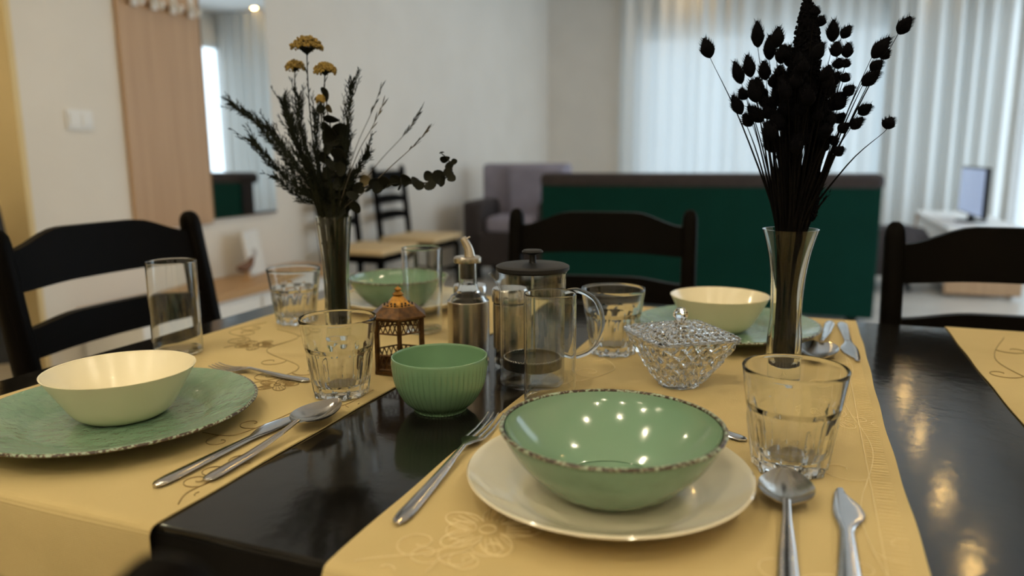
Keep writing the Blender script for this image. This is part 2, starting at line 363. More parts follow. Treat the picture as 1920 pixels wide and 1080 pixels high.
cm.add(vs, fs).build('curtain_cloth', M_CURTAIN, cur, smooth=180)
MB().tube([(cx0 - 0.1, YF - 0.14, ZC - 0.03), (cx1 + 0.1, YF - 0.14, ZC - 0.03)], 0.012, 10).build('curtain_rail', M_PLAIN, cur)

M_DRAPE = curtain_mat(0.20, 'off_white_drape', 0.0, 0.01)
dx0, dx1 = atY(1655, 200, YF - 0.3).x, XR - 0.05
vs = []; fs = []; n = 120
for j in range(rows + 1):
    z = 0.02 + (ZC - 0.06) * j / rows
    for i in range(n + 1):
        t = i / n; vs.append((dx0 + (dx1 - dx0) * t, YF - 0.28 + 0.045 * sin(t * 2 * pi * 7 + 1.2 * sin(t * 9)) + 0.01 * sin(t * 40 + j * 0.2), z))
for j in range(rows):
    for i in range(n): a = j * (n + 1) + i; fs.append((a, a + 1, a + n + 2, a + n + 1))
dr = thing('side_drape', 'off white heavier side drape in front of the sheer curtain', 'curtain', (0, 0, 0))
MB().add(vs, fs).build('drape_cloth', M_DRAPE, dr, smooth=180)
MB().tube([(dx0 - 0.04, YF - 0.28, ZC - 0.03), (dx1, YF - 0.28, ZC - 0.03)], 0.012, 10).build('drape_rail', M_PLAIN, dr)

# ------------------------------------------------------------------ entrance wall: coat panel, mirror, bench, switch
def wallX(u, v): return atX(u, v, XL)
pY0, pY1, pY2 = wallX(229, 210).y, wallX(379, 210).y, wallX(501, 200).y
hz = wallX(295, 14).z; mz0 = wallX(450, 405).z
pn = thing('coat_rack_panel', 'pale oak wall panel with a row of white coat hooks', 'coat rack', (XL, (pY0 + pY1) / 2, 0))
MB().box((0.013, 0, (mz0 - 0.02 + 2.05) / 2), (0.022, pY1 - pY0 - 0.004, 2.05 - mz0 + 0.02)).build('panel_board', M_OAK, pn, smooth=0, bevel=0.002)
MB().box((0.034, 0, hz + 0.05), (0.02, pY1 - pY0 - 0.03, 0.09)).build('hook_rail', M_OAK, pn, smooth=0, bevel=0.003)
hook = None
for i in range(4):
    yy = (-0.5 + (i + 0.5) / 4) * (pY1 - pY0) * 0.92
    mb = MB().box((0.048, yy, hz + 0.03), (0.01, 0.03, 0.11)); mb.tube(catmull([(0.05, yy, hz + 0.05), (0.075, yy, hz + 0.0), (0.095, yy, hz - 0.02), (0.105, yy, hz + 0.01)], 5), 0.008, 8)
    mb.build('coat_hook', M_PLAIN, pn)
mr = thing('wall_mirror', 'tall frameless wall mirror reflecting the green sofa back', 'mirror', (XL, (pY1 + pY2) / 2, mz0))
MB().box((0.012, 0, (2.05 - mz0) / 2), (0.02, pY2 - pY1 - 0.006, 2.05 - mz0)).build('backing_board', M_OAK, mr, smooth=0)
MB().box((0.0245, 0, (2.05 - mz0) / 2), (0.005, pY2 - pY1 - 0.010, 2.05 - mz0 - 0.004)).build('mirror_glass', M_MIRROR, mr, smooth=0)
sw = wallX(147, 225)
s = thing('light_switch', 'white double rocker light switch on the wall beside the coat panel', 'light switch', (XL, sw.y, sw.z))
MB().box((0.006, 0, 0), (0.010, 0.125, 0.085)).build('cover_plate', M_PLAIN, s, smooth=0, bevel=0.003)
for yy in (-0.03, 0.03): MB().box((0.013, yy, 0), (0.007, 0.045, 0.055)).build('rocker', M_PLAIN, s, smooth=0, bevel=0.002)
bz = 0.40
bench = thing('shoe_bench', 'low white shoe bench with an oak top under the mirror', 'bench', (XL + 0.20, (pY0 + pY2) / 2 - 0.1, 0))
bl = pY2 - pY0 + 0.5
MB().box((0.0, 0, bz - 0.02), (0.36, bl, 0.04)).build('bench_top', M_OAKX, bench, smooth=0, bevel=0.003)
MB().box((-0.005, 0, (bz - 0.04) / 2 + 0.02), (0.33, bl - 0.03, bz - 0.08)).build('cabinet_body', M_PLAIN, bench, smooth=0, bevel=0.002)
for sy in (-1, 1): MB().box((0.168, sy * bl / 4, bz / 2), (0.016, bl / 2 - 0.03, bz - 0.12)).build('cabinet_door', M_PLAIN, bench, smooth=0, bevel=0.002)
fp = at(480, 522, bz)
fp.x = XL + 0.13; fp.y = wallX(485, 520).y * (fp.x / XL)
fr = thing('picture_frame', 'small white framed print leaning back on the oak bench', 'picture frame', (fp.x, fp.y, bz + 0.001), 0.25)
fm = MB()
fh, fwd = 0.24, 0.17
for yy in (-fwd / 2, fwd / 2): fm.box((0, yy, fh / 2), (0.014, 0.014, fh))
for zz in (0.007, fh - 0.007): fm.box((0, 0, zz), (0.014, fwd, 0.014))
a_ = fm.build('frame_border', M_PLAIN, fr, smooth=0); a_.rotation_euler = (0, -0.16, 0)
a_ = MB().box((0.0, 0, fh / 2), (0.006, fwd - 0.013, fh - 0.02)).build('print_sheet', M_PAPER, fr, smooth=0); a_.rotation_euler = (0, -0.16, 0)
a_ = MB().lathe([(0.001, 0), (0.022, 0.0), (0.022, 0.002), (0.001, 0.002)], 16).build('printed_motif', mat('print_ink', rgb(0.45, 0.42, 0.40), 0.8, var=rgb(0.5, 0.47, 0.45)), fr)
a_.rotation_euler = (0, pi / 2 - 0.16, 0); a_.location = (-0.02 + 0.005, 0, 0.12)
ow = thing('wooden_ornament', 'small brown carved wooden bird ornament beside the framed print', 'ornament', (XL + 0.2, fp.y - 0.17, bz))
MB().lathe([(0.001, 0), (0.03, 0), (0.03, 0.008), (0.012, 0.014), (0.008, 0.05), (0.001, 0.05)], 16).build('stand', M_OAKX, ow)
MB().sweep(catmull([(0, -0.07, 0.07), (0, -0.03, 0.065), (0, 0.02, 0.075), (0, 0.05, 0.11), (0, 0.08, 0.115)], 5),
           lambda i, t: [((0.002 + 0.026 * sin(pi * min(1, t * 1.15 + 0.02)) ** 0.8 * (1 - 0.35 * t)) * cos(2 * pi * k / 10), (0.002 + 0.026 * sin(pi * min(1, t * 1.15 + 0.02)) ** 0.8 * (1 - 0.35 * t)) * sin(2 * pi * k / 10)) for k in range(10)]).build('bird_body', mat('walnut', rgb(0.17, 0.075, 0.03), 0.5, var=rgb(0.12, 0.05, 0.02)), ow)
# dark coat hanging in the corridor
cp = atY(-62, 420, 1.80)
ct = thing('coat_stand', 'dark coat draped over a low stand by the yellow wall end', 'coat stand', (cp.x, cp.y, 0))
MB().sweep([(0, 0, 0.30), (0, 0, 0.45), (0, 0, 0.65), (0, 0, 0.85), (0, 0, 0.95), (0, 0, 1.02)],
           lambda i, t: [((0.17, 0.18, 0.16, 0.13, 0.10, 0.03)[i] * cos(2 * pi * k / 28) * (1 + 0.05 * cos(8 * 2 * pi * k / 28)), (0.10, 0.10, 0.10, 0.09, 0.07, 0.03)[i] * sin(2 * pi * k / 28)) for k in range(28)], up=Vector((0, 1, 0))).build('coat_body', M_COAT, ct)
MB().tube([(0, 0, 0.01), (0, 0, 1.04)], 0.014, 10).build('stand_pole', M_CHAIR, ct)
MB().lathe([(0.001, 0), (0.15, 0), (0.15, 0.012), (0.02, 0.025), (0.001, 0.025)], 24).build('stand_base', M_CHAIR, ct)

# ------------------------------------------------------------------ sofa, armchair, TV corner
SY = 4.72
sl, sr_ = atY(1013, 322, SY), atY(1660, 330, SY)
st = (sl.z + sr_.z) / 2; sw_ = sr_.x - sl.x; scx = (sl.x + sr_.x) / 2
sofa = thing('sofa', 'wide sofa with green fabric back and charcoal top edge', 'sofa', (scx, SY, 0))
MB().box((0, 0.09, 0.08 + (st - 0.16) / 2), (sw_ - 0.03, 0.16, st - 0.16)).build('back_body', M_SOFADK, sofa, smooth=0, bevel=0.02)
MB().box((0, 0.004, 0.08 + (st - 0.15) / 2), (sw_ - 0.02, 0.03, st - 0.15)).build('back_panel', M_SOFAGR, sofa, smooth=0, bevel=0.006)
MB().box((0, 0.10, st - 0.045), (sw_, 0.24, 0.09)).build('top_cushion', M_SOFADK, sofa, smooth=60, bevel=0.03)
MB().box((0, 0.50, 0.20), (sw_ - 0.04, 0.85, 0.22)).build('seat_base', M_SOFADK, sofa, smooth=60, bevel=0.02)
for sx in (-1, 1):
    MB().box((sx * (sw_ / 2 - 0.10), 0.50, 0.33), (0.2, 0.85, 0.50)).build('armrest', M_SOFADK, sofa, smooth=60, bevel=0.03)
    MB().box((sx * (sw_ / 4 - 0.06), 0.56, 0.38), (sw_ / 2 - 0.2, 0.72, 0.15)).build('seat_cushion', M_SOFAGR, sofa, smooth=60, bevel=0.04)
    for yy in (0.06, 0.85): MB().box((sx * (sw_ / 2 - 0.12), yy, 0.04), (0.06, 0.06, 0.09)).build('foot', M_PLASTIC, sofa, smooth=0)
AY = 6.35
al, ar_ = atY(905, 312, AY), atY(1058, 300, AY)
aw = ar_.x - al.x; atop = (al.z + ar_.z) / 2
arm = thing('armchair', 'grey lavender armchair with charcoal frame in the far corner', 'armchair', ((al.x + ar_.x) / 2 + 0.05, AY, 0), 0.12)
MB().box((0, -0.02, atop / 2 + 0.14), (aw, 0.22, atop - 0.28)).build('backrest', M_LAV, arm, smooth=60, bevel=0.04)
MB().box((0.12, -0.15, atop / 2 + 0.20), (aw - 0.25, 0.12, atop - 0.42)).build('back_cushion', M_LAV, arm, smooth=60, bevel=0.05)
MB().box((0, -0.36, 0.26), (aw, 0.60, 0.30)).build('seat_base', M_SOFADK, arm, smooth=60, bevel=0.03)
MB().box((0, -0.38, 0.46), (aw - 0.34, 0.52, 0.14)).build('seat_cushion', M_LAV, arm, smooth=60, bevel=0.04)
for sx in (-1, 1):
    MB().box((sx * (aw / 2 - 0.07), -0.36, 0.40), (0.18, 0.60, 0.52)).build('armrest', M_SOFADK, arm, smooth=60, bevel=0.04)
    for yy in (-0.6, -0.1): MB().box((sx * (aw / 2 - 0.1), yy, 0.06), (0.05, 0.05, 0.12)).build('foot', M_PLASTIC, arm, smooth=0)
# TV cabinet along the right wall
CY0, CY1, CX0, CX1, CZ = 6.1, 7.9, 0.98, 1.46, 0.50
cab = thing('tv_cabinet', 'low cabinet with oak end panel and white doors by the curtain', 'cabinet', ((CX0 + CX1) / 2, (CY0 + CY1) / 2, 0))
MB().box((0.01, 0, CZ / 2 + 0.02), (CX1 - CX0 - 0.03, CY1 - CY0 - 0.05, CZ - 0.1)).build('carcass', M_PLAIN, cab, smooth=0)
for sy in (-1, 1): MB().box((0, sy * ((CY1 - CY0) / 2 - 0.011), CZ / 2), (CX1 - CX0, 0.022, CZ - 0.05)).build('end_panel', M_OAK, cab, smooth=0, bevel=0.002)
MB().box((0, 0, CZ - 0.0125), (CX1 - CX0 + 0.02, CY1 - CY0 + 0.02, 0.025)).build('cabinet_top', M_PLAIN, cab, smooth=0, bevel=0.003)
for k in range(3):
    d_ = MB().box((-(CX1 - CX0) / 2 + 0.012, -0.53 + 0.53 * k, CZ / 2 - 0.0), (0.02, 0.50, CZ - 0.13)).build('cabinet_door', M_PLAIN, cab, smooth=0, bevel=0.003)
    MB().box((-(CX1 - CX0) / 2 - 0.01, -0.53 + 0.53 * k, CZ - 0.16), (0.02, 0.06, 0.015)).build('door_handle', M_OAKX, d_, smooth=0)
for sx in (-1, 1):
    for sy in (-1, 1): MB().box((sx * 0.19, sy * 0.78, 0.026), (0.04, 0.04, 0.05)).build('foot', M_PLASTIC, cab, smooth=0)
tv = thing('television', 'small flat television with a pale blue screen on the cabinet', 'television', (1.22, 6.72, CZ + 0.001))
th = rowz(1.22, 6.72, 313) - CZ - 0.05
MB().box((0.0, 0, 0.05 + th / 2), (0.035, 0.92, th)).build('screen_housing', M_PLASTIC, tv, smooth=0, bevel=0.006)
MB().box((-0.019, 0, 0.05 + th / 2), (0.004, 0.89, th - 0.03)).build('screen', M_SCREEN, tv, smooth=0)
MB().lathe([(0.001, 0), (0.11, 0), (0.11, 0.008), (0.03, 0.014), (0.02, 0.07), (0.001, 0.07)], 24).build('tv_stand', M_PLASTIC, tv)
# rounded dark tub chair near the curtain
tp = atY(1700, 415, 6.25)
tub = thing('tub_chair', 'dark rounded tub chair half hidden beside the sofa', 'armchair', (tp.x - 0.12, 6.45, 0))
def tubsec(i, t): return [(0.045 * cos(2 * pi * k / 10), (0.20 - 0.10 * abs(2 * t - 1)) * sin(2 * pi * k / 10)) for k in range(10)]
MB().sweep([(0.30 * cos(a), 0.30 * sin(a), tp.z - 0.20 - 0.10 * abs(2 * k / 16 - 1)) for k, a in enumerate([radians(200 - 20 + 13.75 * j) for j in range(17)])], tubsec).build('shell', M_SOFADK, tub)
MB().lathe([(0.001, 0.12), (0.27, 0.12), (0.31, 0.2), (0.31, 0.40), (0.27, 0.46), (0.001, 0.46)], 28).build('seat', M_SOFADK, tub)
for k in range(4):
    a = pi / 4 + k * pi / 2; MB().tube([(0.2 * cos(a), 0.2 * sin(a), 0.14), (0.25 * cos(a), 0.25 * sin(a), 0.0)], 0.016, 8).build('leg', M_PLASTIC, tub)

# ------------------------------------------------------------------ chairs
def chair(name, label, loc, rz, H=0.905, W=0.42, D=0.42, slats=1, seat_mat=None, group=None, rake=0.075, crest_h=0.075, arch=0.032):
    c = thing(name, label, 'chair', loc, rz, group)
    pw, pd = 0.036, 0.040
    yb = -D / 2
    def backy(z): return yb - (rake * ((z - 0.44) / (H - 0.44)) ** 1.15 if z > 0.44 else 0.0)
    def sect(wd, dp): return [(wd / 2 * (abs(cos(a)) ** 0.5) * (1 if cos(a) >= 0 else -1), dp / 2 * (abs(sin(a)) ** 0.5) * (1 if sin(a) >= 0 else -1)) for a in [2 * pi * k / 12 for k in range(12)]]
    for sx in (-1, 1):
        zs = [0, 0.2, 0.44, 0.55, 0.66, 0.76, H - 0.03, H - 0.016, H - 0.006, H]
        sc = [0.8, 0.95, 1, 1, 1, 1, 1, 0.93, 0.72, 0.35]
        MB().sweep([(sx * (W / 2 - pw / 2), backy(z), z) for z in zs], lambda i, t: sect(pw * sc[i], pd * sc[i])).build('back_post', M_CHAIR, c, smooth=50)
        MB().sweep([(sx * (W / 2 - pw / 2), D / 2 - 0.02, z) for z in (0, 0.2, 0.41)], lambda i, t: sect(pw * (0.8, 0.9, 1)[i], pw * (0.8, 0.9, 1)[i])).build('front_leg', M_CHAIR, c, smooth=50)
        MB().tube([(sx * (W / 2 - pw / 2), yb, 0.2), (sx * (W / 2 - pw / 2), D / 2 - 0.02, 0.2)], 0.011, 8).build('side_stretcher', M_CHAIR, c)
    MB().tube([(-W / 2 + 0.02, D / 2 - 0.02, 0.24), (W / 2 - 0.02, D / 2 - 0.02, 0.24)], 0.011, 8).build('front_stretcher', M_CHAIR, c)
    def rail(nm, zb, zt, ar):
        vs = []; fs = []; N = 20; iw = W - 2 * pw + 0.01
        for i in range(N + 1):
            x = (-0.5 + i / N) * iw; k = ar * smoothstep((0.5 - abs(i / N - 0.5)) / 0.30)
            bow = -0.022 * (1 - (2 * i / N - 1) ** 2)
            for z in (zb + k * 0.15, zt + k):
                y = backy(z) + bow
                for dy in (-0.010, 0.010): vs.append((x, y + dy, z))
        for i in range(N):
            a = i * 4; b = a + 4
            fs += [(a, b, b + 2, a + 2), (a + 1, a + 3, b + 3, b + 1), (a + 2, b + 2, b + 3, a + 3), (a, a + 1, b + 1, b)]
        fs += [(0, 2, 3, 1), (N * 4, N * 4 + 1, N * 4 + 3, N * 4 + 2)]
        MB().add(vs, fs).build(nm, M_CHAIR, c, smooth=40)
    rail('crest_rail', H - 0.035 - crest_h, H - 0.040, arch)
    zs = H - 0.035 - crest_h
    for k in range(slats):
        zt = zs - 0.065 - k * 0.115; rail('back_slat', zt - 0.05, zt, 0.012)
    fr_ = MB()
    for sy in (-1, 1): fr_.box((0, sy * (D / 2 - 0.02), 0.415), (W - 0.06, 0.022, 0.05))
    for sx in (-1, 1): fr_.box((sx * (W / 2 - 0.018), 0, 0.415), (0.022, D - 0.06, 0.05))
    fr_.build('seat_frame', M_CHAIR, c, smooth=0)
    MB().box((0, 0.012, 0.457), (W + 0.01, D + 0.01, 0.035)).build('seat', seat_mat or M_CREAM, c, smooth=60, bevel=0.013)
    return c
chair('dining_chair', 'dark wooden chair with arched crest behind the press and tumbler', (-0.420, 1.50, 0), pi + 0.14, H=0.900, W=0.458)
rp = at(1668, 415, 0.905)
chair('dining_chair', 'dark wooden chair beside the bare black stretch of table', (rp.x + 0.235, rp.y - 0.285, 0), pi + 0.03, H=0.905, W=0.47)
chair('dining_chair', 'dark wooden chair at the head of the table', (-1.264 + 0.275, 1.062, 0), -pi / 2, H=0.915, W=0.465, D=0.40)
chair('dining_chair', 'dark wooden chair pulled up to the hanging runner edge', (-0.402, 0.455, 0), 0.0, H=0.894, W=0.44)
for k, (u0, u1, v0) in enumerate(((583, 672, 312), (691, 770, 303))):
    P0, P1 = atX(u0, v0, XL + 0.11), atX(u1, v0, XL + 0.11)
    wd = P1.y - P0.y
    chair('side_chair', ('ladder-back side chair with cream seat next to the bench', 'ladder-back side chair with cream seat next to the armchair')[k],
          (XL + 0.10 + 0.24, (P0.y + P1.y) / 2, 0), -pi / 2, H=0.97, W=0.44, slats=2, rake=0.05, crest_h=0.12, arch=0.0)

# ------------------------------------------------------------------ dining table
TX0, TX1, TY0, TY1 = at(150, 671).x, 1.10, at(321, 991).y, at(1603, 603).y
tcx, tcy = (TX0 + TX1) / 2, (TY0 + TY1) / 2
tb = thing('dining_table', 'large glossy black lacquered dining table', 'table', (tcx, tcy, 0))
MB().box((0, 0, TABLE_Z - 0.019), (TX1 - TX0, TY1 - TY0, 0.038)).build('tabletop', M_BLACK, tb, smooth=60, bevel=0.003)
M_EDGE = mat('matt_black_reflection_cover', rgb(0.003, 0.0027, 0.0024), 0.6, var=rgb(0.005, 0.0045, 0.004), var_scale=30, spec=0.1)
for sy in (-1, 1): MB().box((0, sy * ((TY1 - TY0) / 2 + 0.0006), TABLE_Z - 0.0205), (TX1 - TX0 - 0.006, 0.0014, 0.031)).build('added_dull_strip', M_EDGE, tb, smooth=0)  # added dull strips, keep room reflections off the table's long edges
for sy in (-1, 1): MB().box((0, sy * ((TY1 - TY0) / 2 - 0.06), TABLE_Z - 0.085), (TX1 - TX0 - 0.16, 0.022, 0.09)).build('apron', M_CHAIR, tb, smooth=0)
for sx in (-1, 1):
    MB().box((sx * ((TX1 - TX0) / 2 - 0.06), 0, TABLE_Z - 0.085), (0.022, TY1 - TY0 - 0.16, 0.09)).build('apron', M_CHAIR, tb, smooth=0)
    for sy in (-1, 1): MB().box((sx * ((TX1 - TX0) / 2 - 0.06), sy * ((TY1 - TY0) / 2 - 0.027), (TABLE_Z - 0.038) / 2), (0.06, 0.05, TABLE_Z - 0.038)).build('leg', M_BLACK, tb, smooth=0, bevel=0.004)

# ------------------------------------------------------------------ runners
CT = 0.0014                                    # cloth thickness
def runner(label, x0, x1, seed, hang0=0.20, hang1=0.16):
    rn = random.Random(seed); a1, a2, a3 = (rn.uniform(0, 6) for _ in range(3))
    o = thing('table_runner', label, 'table runner', ((x0 + x1) / 2, TY0, TABLE_Z))
    o['half'] = (x1 - x0) / 2; LY = TY1 - TY0; rr = 0.006; path = []
    for k in range(9): path.append((-rr, -hang0 + (hang0 - rr) * k / 8, (-1, 0)))
    for k in range(1, 5): a = pi - k * pi / 8; path.append((rr * cos(a), -rr + rr * sin(a), (cos(a), sin(a))))
    for k in range(1, 60): path.append((LY * k / 60, 0, (0, 1)))
    for k in range(0, 5): a = pi / 2 - k * pi / 8; path.append((LY + rr * cos(a), -rr + rr * sin(a), (cos(a), sin(a))))
    for k in range(1, 6): path.append((LY + rr, -rr - (hang1 - rr) * k / 5, (1, 0)))
    NX = 40; half = (x1 - x0) / 2; top = []; bot = []; N = len(path)
    for j, (y, z, nv) in enumerate(path):
        for i in range(NX + 1):
            s_ = i / NX * 2 - 1
            edge = 0.0012 * sin(y * 9 + a1 + (1.3 if s_ > 0 else 0)) + 0.0005 * sin(y * 43 + a2)
            x = s_ * half + edge * abs(s_) ** 6 * (1 if s_ > 0 else -1)
            lift = 0.0
            if nv == (0, 1):
                lift = 0.0004 * (1 + sin(x * 41 + y * 13 + a3) * sin(y * 23 + x * 9 + a1))
            elif abs(nv[0]) == 1:
                dz = -z; lift = (0.0005 + 0.010 * min(1, dz / 0.1) * (1 + sin(x * 24 + a2 + dz * 3)) * 0.5)
            yy, zz = y + nv[0] * (lift + 0.0004), z + nv[1] * (lift * 0.6 + 0.0004)
            bot.append((x, yy, zz)); top.append((x, yy + nv[0] * CT, zz + nv[1] * CT))
    n_ = N * (NX + 1); fs = []
    for j in range(N - 1):
        for i in range(NX):
            a = j * (NX + 1) + i; q = (a, a + 1, a + NX + 2, a + NX + 1)
            fs.append(q); fs.append(tuple(n_ + t for t in reversed(q)))
        for i in (0, NX):
            a = j * (NX + 1) + i; b = a + NX + 1; fs.append((a, b, n_ + b, n_ + a))
    for j in (0, N - 1):
        for i in range(NX): a = j * (NX + 1) + i; fs.append((a, a + 1, n_ + a + 1, n_ + a))
    MB().add(top + bot, fs).build('runner_cloth', M_CLOTH, o, smooth=60)
    return o
XA0, XA1 = at(452, 609).x, (at(474, 891).x + at(739, 722).x) / 2
XB0, XB1 = at(834, 868).x, at(1640, 728).x
XC0 = at(1846, 708).x
run_l = runner('beige runner with dark vine embroidery under the ivory bowl setting', XA0, XA1, 1)
run_c = runner('beige runner with pale flower embroidery under the sage bowl setting', XB0, XB1, 2)
run_r = runner('beige runner across the table by the empty black stretch', XC0, XC0 + 0.40, 3)
CLZ = TABLE_Z + CT + 0.0014                    # where things rest on cloth
# embroidery: threads lie on the cloth
def flat(o, pts, r, mb):
    half = o['half'] - 0.006; run = []
    for p in list(pts) + [None]:
        if p is not None and abs(p[0] - o.location.x) < half and p[1] > TY0 + 0.004: run.append((p[0] - o.location.x, p[1] - o.location.y, CT + 0.0012))
        else:
            if len(run) > 1: mb.tube(run, r, 5)
            run = []
def spiral(cx, cy, r, a0, turns, sgn, n=16): return [(cx + r * (1 - k / n * 0.85) * cos(a0 + sgn * turns * 2 * pi * k / n), cy + r * (1 - k / n * 0.85) * sin(a0 + sgn * turns * 2 * pi * k / n)) for k in range(n + 1)]
def flower(o, mb, cx, cy, R_, a0, r, hatch=3):
    flat(o, [(cx + R_ * 0.16 * cos(a), cy + R_ * 0.16 * sin(a)) for a in [2 * pi * k / 12 for k in range(13)]], r, mb)
    for p in range(5):
        a = a0 + p * 2 * pi / 5; ca, sa = cos(a), sin(a); pet = []
        for k in range(17):
            t = k / 16; l = R_ * (0.25 + 0.75 * sin(pi * t) ** 0.7); w_ = R_ * 0.42 * (1 - 2 * t) * (0.4 + 0.6 * sin(pi * t) ** 0.5) * 1.15
            pet.append((cx + ca * l - sa * w_, cy + sa * l + ca * w_))
        flat(o, pet, r, mb)
        for h in range(hatch):
            w_ = (h - (hatch - 1) / 2) * R_ * 0.15
            flat(o, [(cx + ca * l - sa * w_ * (l / R_ + 0.3), cy + sa * l + ca * w_ * (l / R_ + 0.3)) for l in (R_ * 0.35, R_ * 0.55, R_ * 0.8)], r * 0.8, mb)
def vine(o, mb, pts, r, seed, curl=0.022):
    rn = random.Random(seed); q = catmull([(p[0], p[1], 0) for p in pts], 8); flat(o, q, r, mb)
    for k in range(5, len(q) - 3, 7):
        t = (q[k + 1] - q[k]).normalized(); sg = rn.choice((-1, 1)); nn = Vector((-t.y, t.x, 0)) * sg
        c_ = q[k] + nn * curl + t * curl * 0.6; a = math.atan2(q[k].y - c_.y, q[k].x - c_.x)
        R_ = (q[k] - c_).length; flat(o, spiral(c_.x, c_.y, R_, a, rn.uniform(0.8, 1.3), -sg), r, mb)
eb = MB(); fc = at(915, 998)
flower(run_c, eb, fc.x, fc.y, 0.040, 0.35, 0.0006, 4)
P = [at(u, v) for u, v in ((640, 1062), (720, 1050), (800, 1043), (860, 1025), (905, 1010))]; vine(run_c, eb, P, 0.0005, 4, 0.016)
P = [at(u, v) for u, v in ((800, 1079), (830, 1050), (870, 1040), (900, 1020))]; vine(run_c, eb, P, 0.0005, 5, 0.012)
vine(run_c, eb, [(0.075, 0.47), (0.055, 0.60), (0.074, 0.75), (0.055, 0.9), (0.072, 1.05), (0.05, 1.2)], 0.00045, 6, 0.022)
vine(run_c, eb, [(-0.275, 0.83), (-0.22, 0.93), (-0.27, 1.03), (-0.22, 1.14), (-0.26, 1.28)], 0.00045, 9, 0.02)
flower(run_c, eb, 0.045, 0.83, 0.03, 0.2, 0.00045); flower(run_c, eb, -0.20, 0.72, 0.026, 0.9, 0.00045)
vine(run_c, eb, [(-0.02, 0.455), (0.02, 0.50), (0.05, 0.50)], 0.00045, 11, 0.015)
eb.build('embroidery', M_THREADL, run_c)
hs = MB()
for k in range(150):
    y = TY0 + 0.01 + (TY1 - TY0 - 0.02) * k / 150; flat(run_c, [(XB1 - 0.024, y), (XB1 - 0.009, y + 0.0008)], 0.00035, hs)
flat(run_c, [(XB1 - 0.026, TY0 + 0.01 + 0.02 * k) for k in range(47)], 0.0004, hs)
tag(hs.build('hem_stitching', M_THREADL, run_c), kind='stuff')
eb = MB()
vine(run_l, eb, [at(u, v) for u, v in ((330, 960), (350, 930), (400, 905), (440, 880), (470, 872))], 0.0005, 21, 0.012)
vine(run_l, eb, [at(u, v) for u, v in ((380, 815), (440, 820), (520, 790), (590, 760), (640, 765), (700, 735))], 0.0005, 22, 0.014)
vine(run_l, eb, [at(u, v) for u, v in ((470, 722), (520, 712), (560, 690), (500, 660), (560, 635), (520, 620))], 0.0005, 23, 0.018)
vine(run_l, eb, [at(u, v) for u, v in ((420, 655), (470, 640), (430, 625), (500, 607))], 0.0005, 24, 0.018)
pf_ = at(520, 725); flower(run_l, eb, pf_.x, pf_.y, 0.026, 0.5, 0.0005)
pf_ = at(480, 650); flower(run_l, eb, pf_.x, pf_.y, 0.030, 0.1, 0.0005)
for k in range(2):                              # a loop of thread continues down the hanging end
    pts = [(XA1 - 0.05 + 0.02 * k, TY0 + 0.012), (XA1 - 0.062 + 0.02 * k, TY0 - 0.009)]
eb.build('embroidery', M_THREADD, run_l)
eb = MB(); vine(run_r, eb, [(XC0 + 0.03, 0.85), (XC0 + 0.06, 1.0), (XC0 + 0.03, 1.15), (XC0 + 0.07, 1.3)], 0.0006, 31, 0.02); eb.build('embroidery', M_THREADD, run_r)

# ------------------------------------------------------------------ crockery
def dish(name, label, cat, x, y, z, prof_out, prof_in, m_out, m_in=None, rim=None, rim_r=0.0028, rad=None, seg=96, group=None, rz=0.0):
    o = thing(name, label, cat, (x, y, z), rz, group)
    p = list(prof_out) + list(reversed(prof_in))
    if m_in is None:
        MB().lathe(p, seg, rad=rad, closed=True).build('body', m_out, o, smooth=50)
    else:
        MB().lathe(list(prof_out) + [prof_in[-1]], seg, rad=rad, closed=True).v and None
        ot = MB(); ot.lathe(list(prof_out), seg, rad=rad, closed=False); ot.lathe([(0.0001, prof_out[0][1])] + [prof_out[0]], seg, closed=False); ot.build('outer_wall', m_out, o, smooth=50)
        MB().lathe(list(reversed(prof_in)), seg, closed=False).build('inner_wall', m_in, o, smooth=50)
    if rim:
        R_, zt = prof_out[-1]
        rn = random.Random(int(x * 1000) + 5); wob = [rn.uniform(-1, 1) for _ in range(seg * 2)]
        MB().lathe([(R_ + rim_r * cos(a), zt + rim_r * 0.8 * sin(a)) for a in [2 * pi * k / 8 for k in range(9)]], seg * 2, rad=lambda a, r, z, i: r + 0.00025 * wob[int(a / (2 * pi) * seg * 2 + 0.5) % (seg * 2)], closed=False).build('worn_rim', rim, o, smooth=60)
    return o
def bez(P, n=10):
    return [(p.x, p.y) for p in catmull([(a, b, 0) for a, b in P], n)]
plx, ply = -0.1385, 0.5704
R_ = 0.1167
dish('dinner_plate', 'plain white dinner plate under the front sage bowl', 'plate', plx, ply, CLZ,
     bez([(0.062, 0.0), (0.068, 0.0008), (0.085, 0.006), (0.104, 0.014), (R_, 0.0225)], 6), bez([(0.0002, 0.004), (0.064, 0.0042), (0.085, 0.010), (0.104, 0.0175), (R_ - 0.0012, 0.0240)], 6), M_WHITE)
bR, bz_ = 0.0921, CLZ + 0.0046
bH = 0.8125 - bz_
dish('serving_bowl', 'wide sage green bowl with worn brown rim on white plate', 'bowl', plx + 0.002, ply + 0.002, bz_,
     bez([(0.040, 0.0), (0.044, 0.0005), (0.058, 0.010), (0.076, 0.028), (0.087, 0.045), (bR - 0.0015, bH)], 6), bez([(0.0002, 0.0045), (0.040, 0.005), (0.043, 0.0065), (0.057, 0.0155), (0.073, 0.031), (0.084, 0.046), (bR - 0.0045, bH)], 6),
     M_GREENH, M_GREEN, M_RIM, 0.0019)
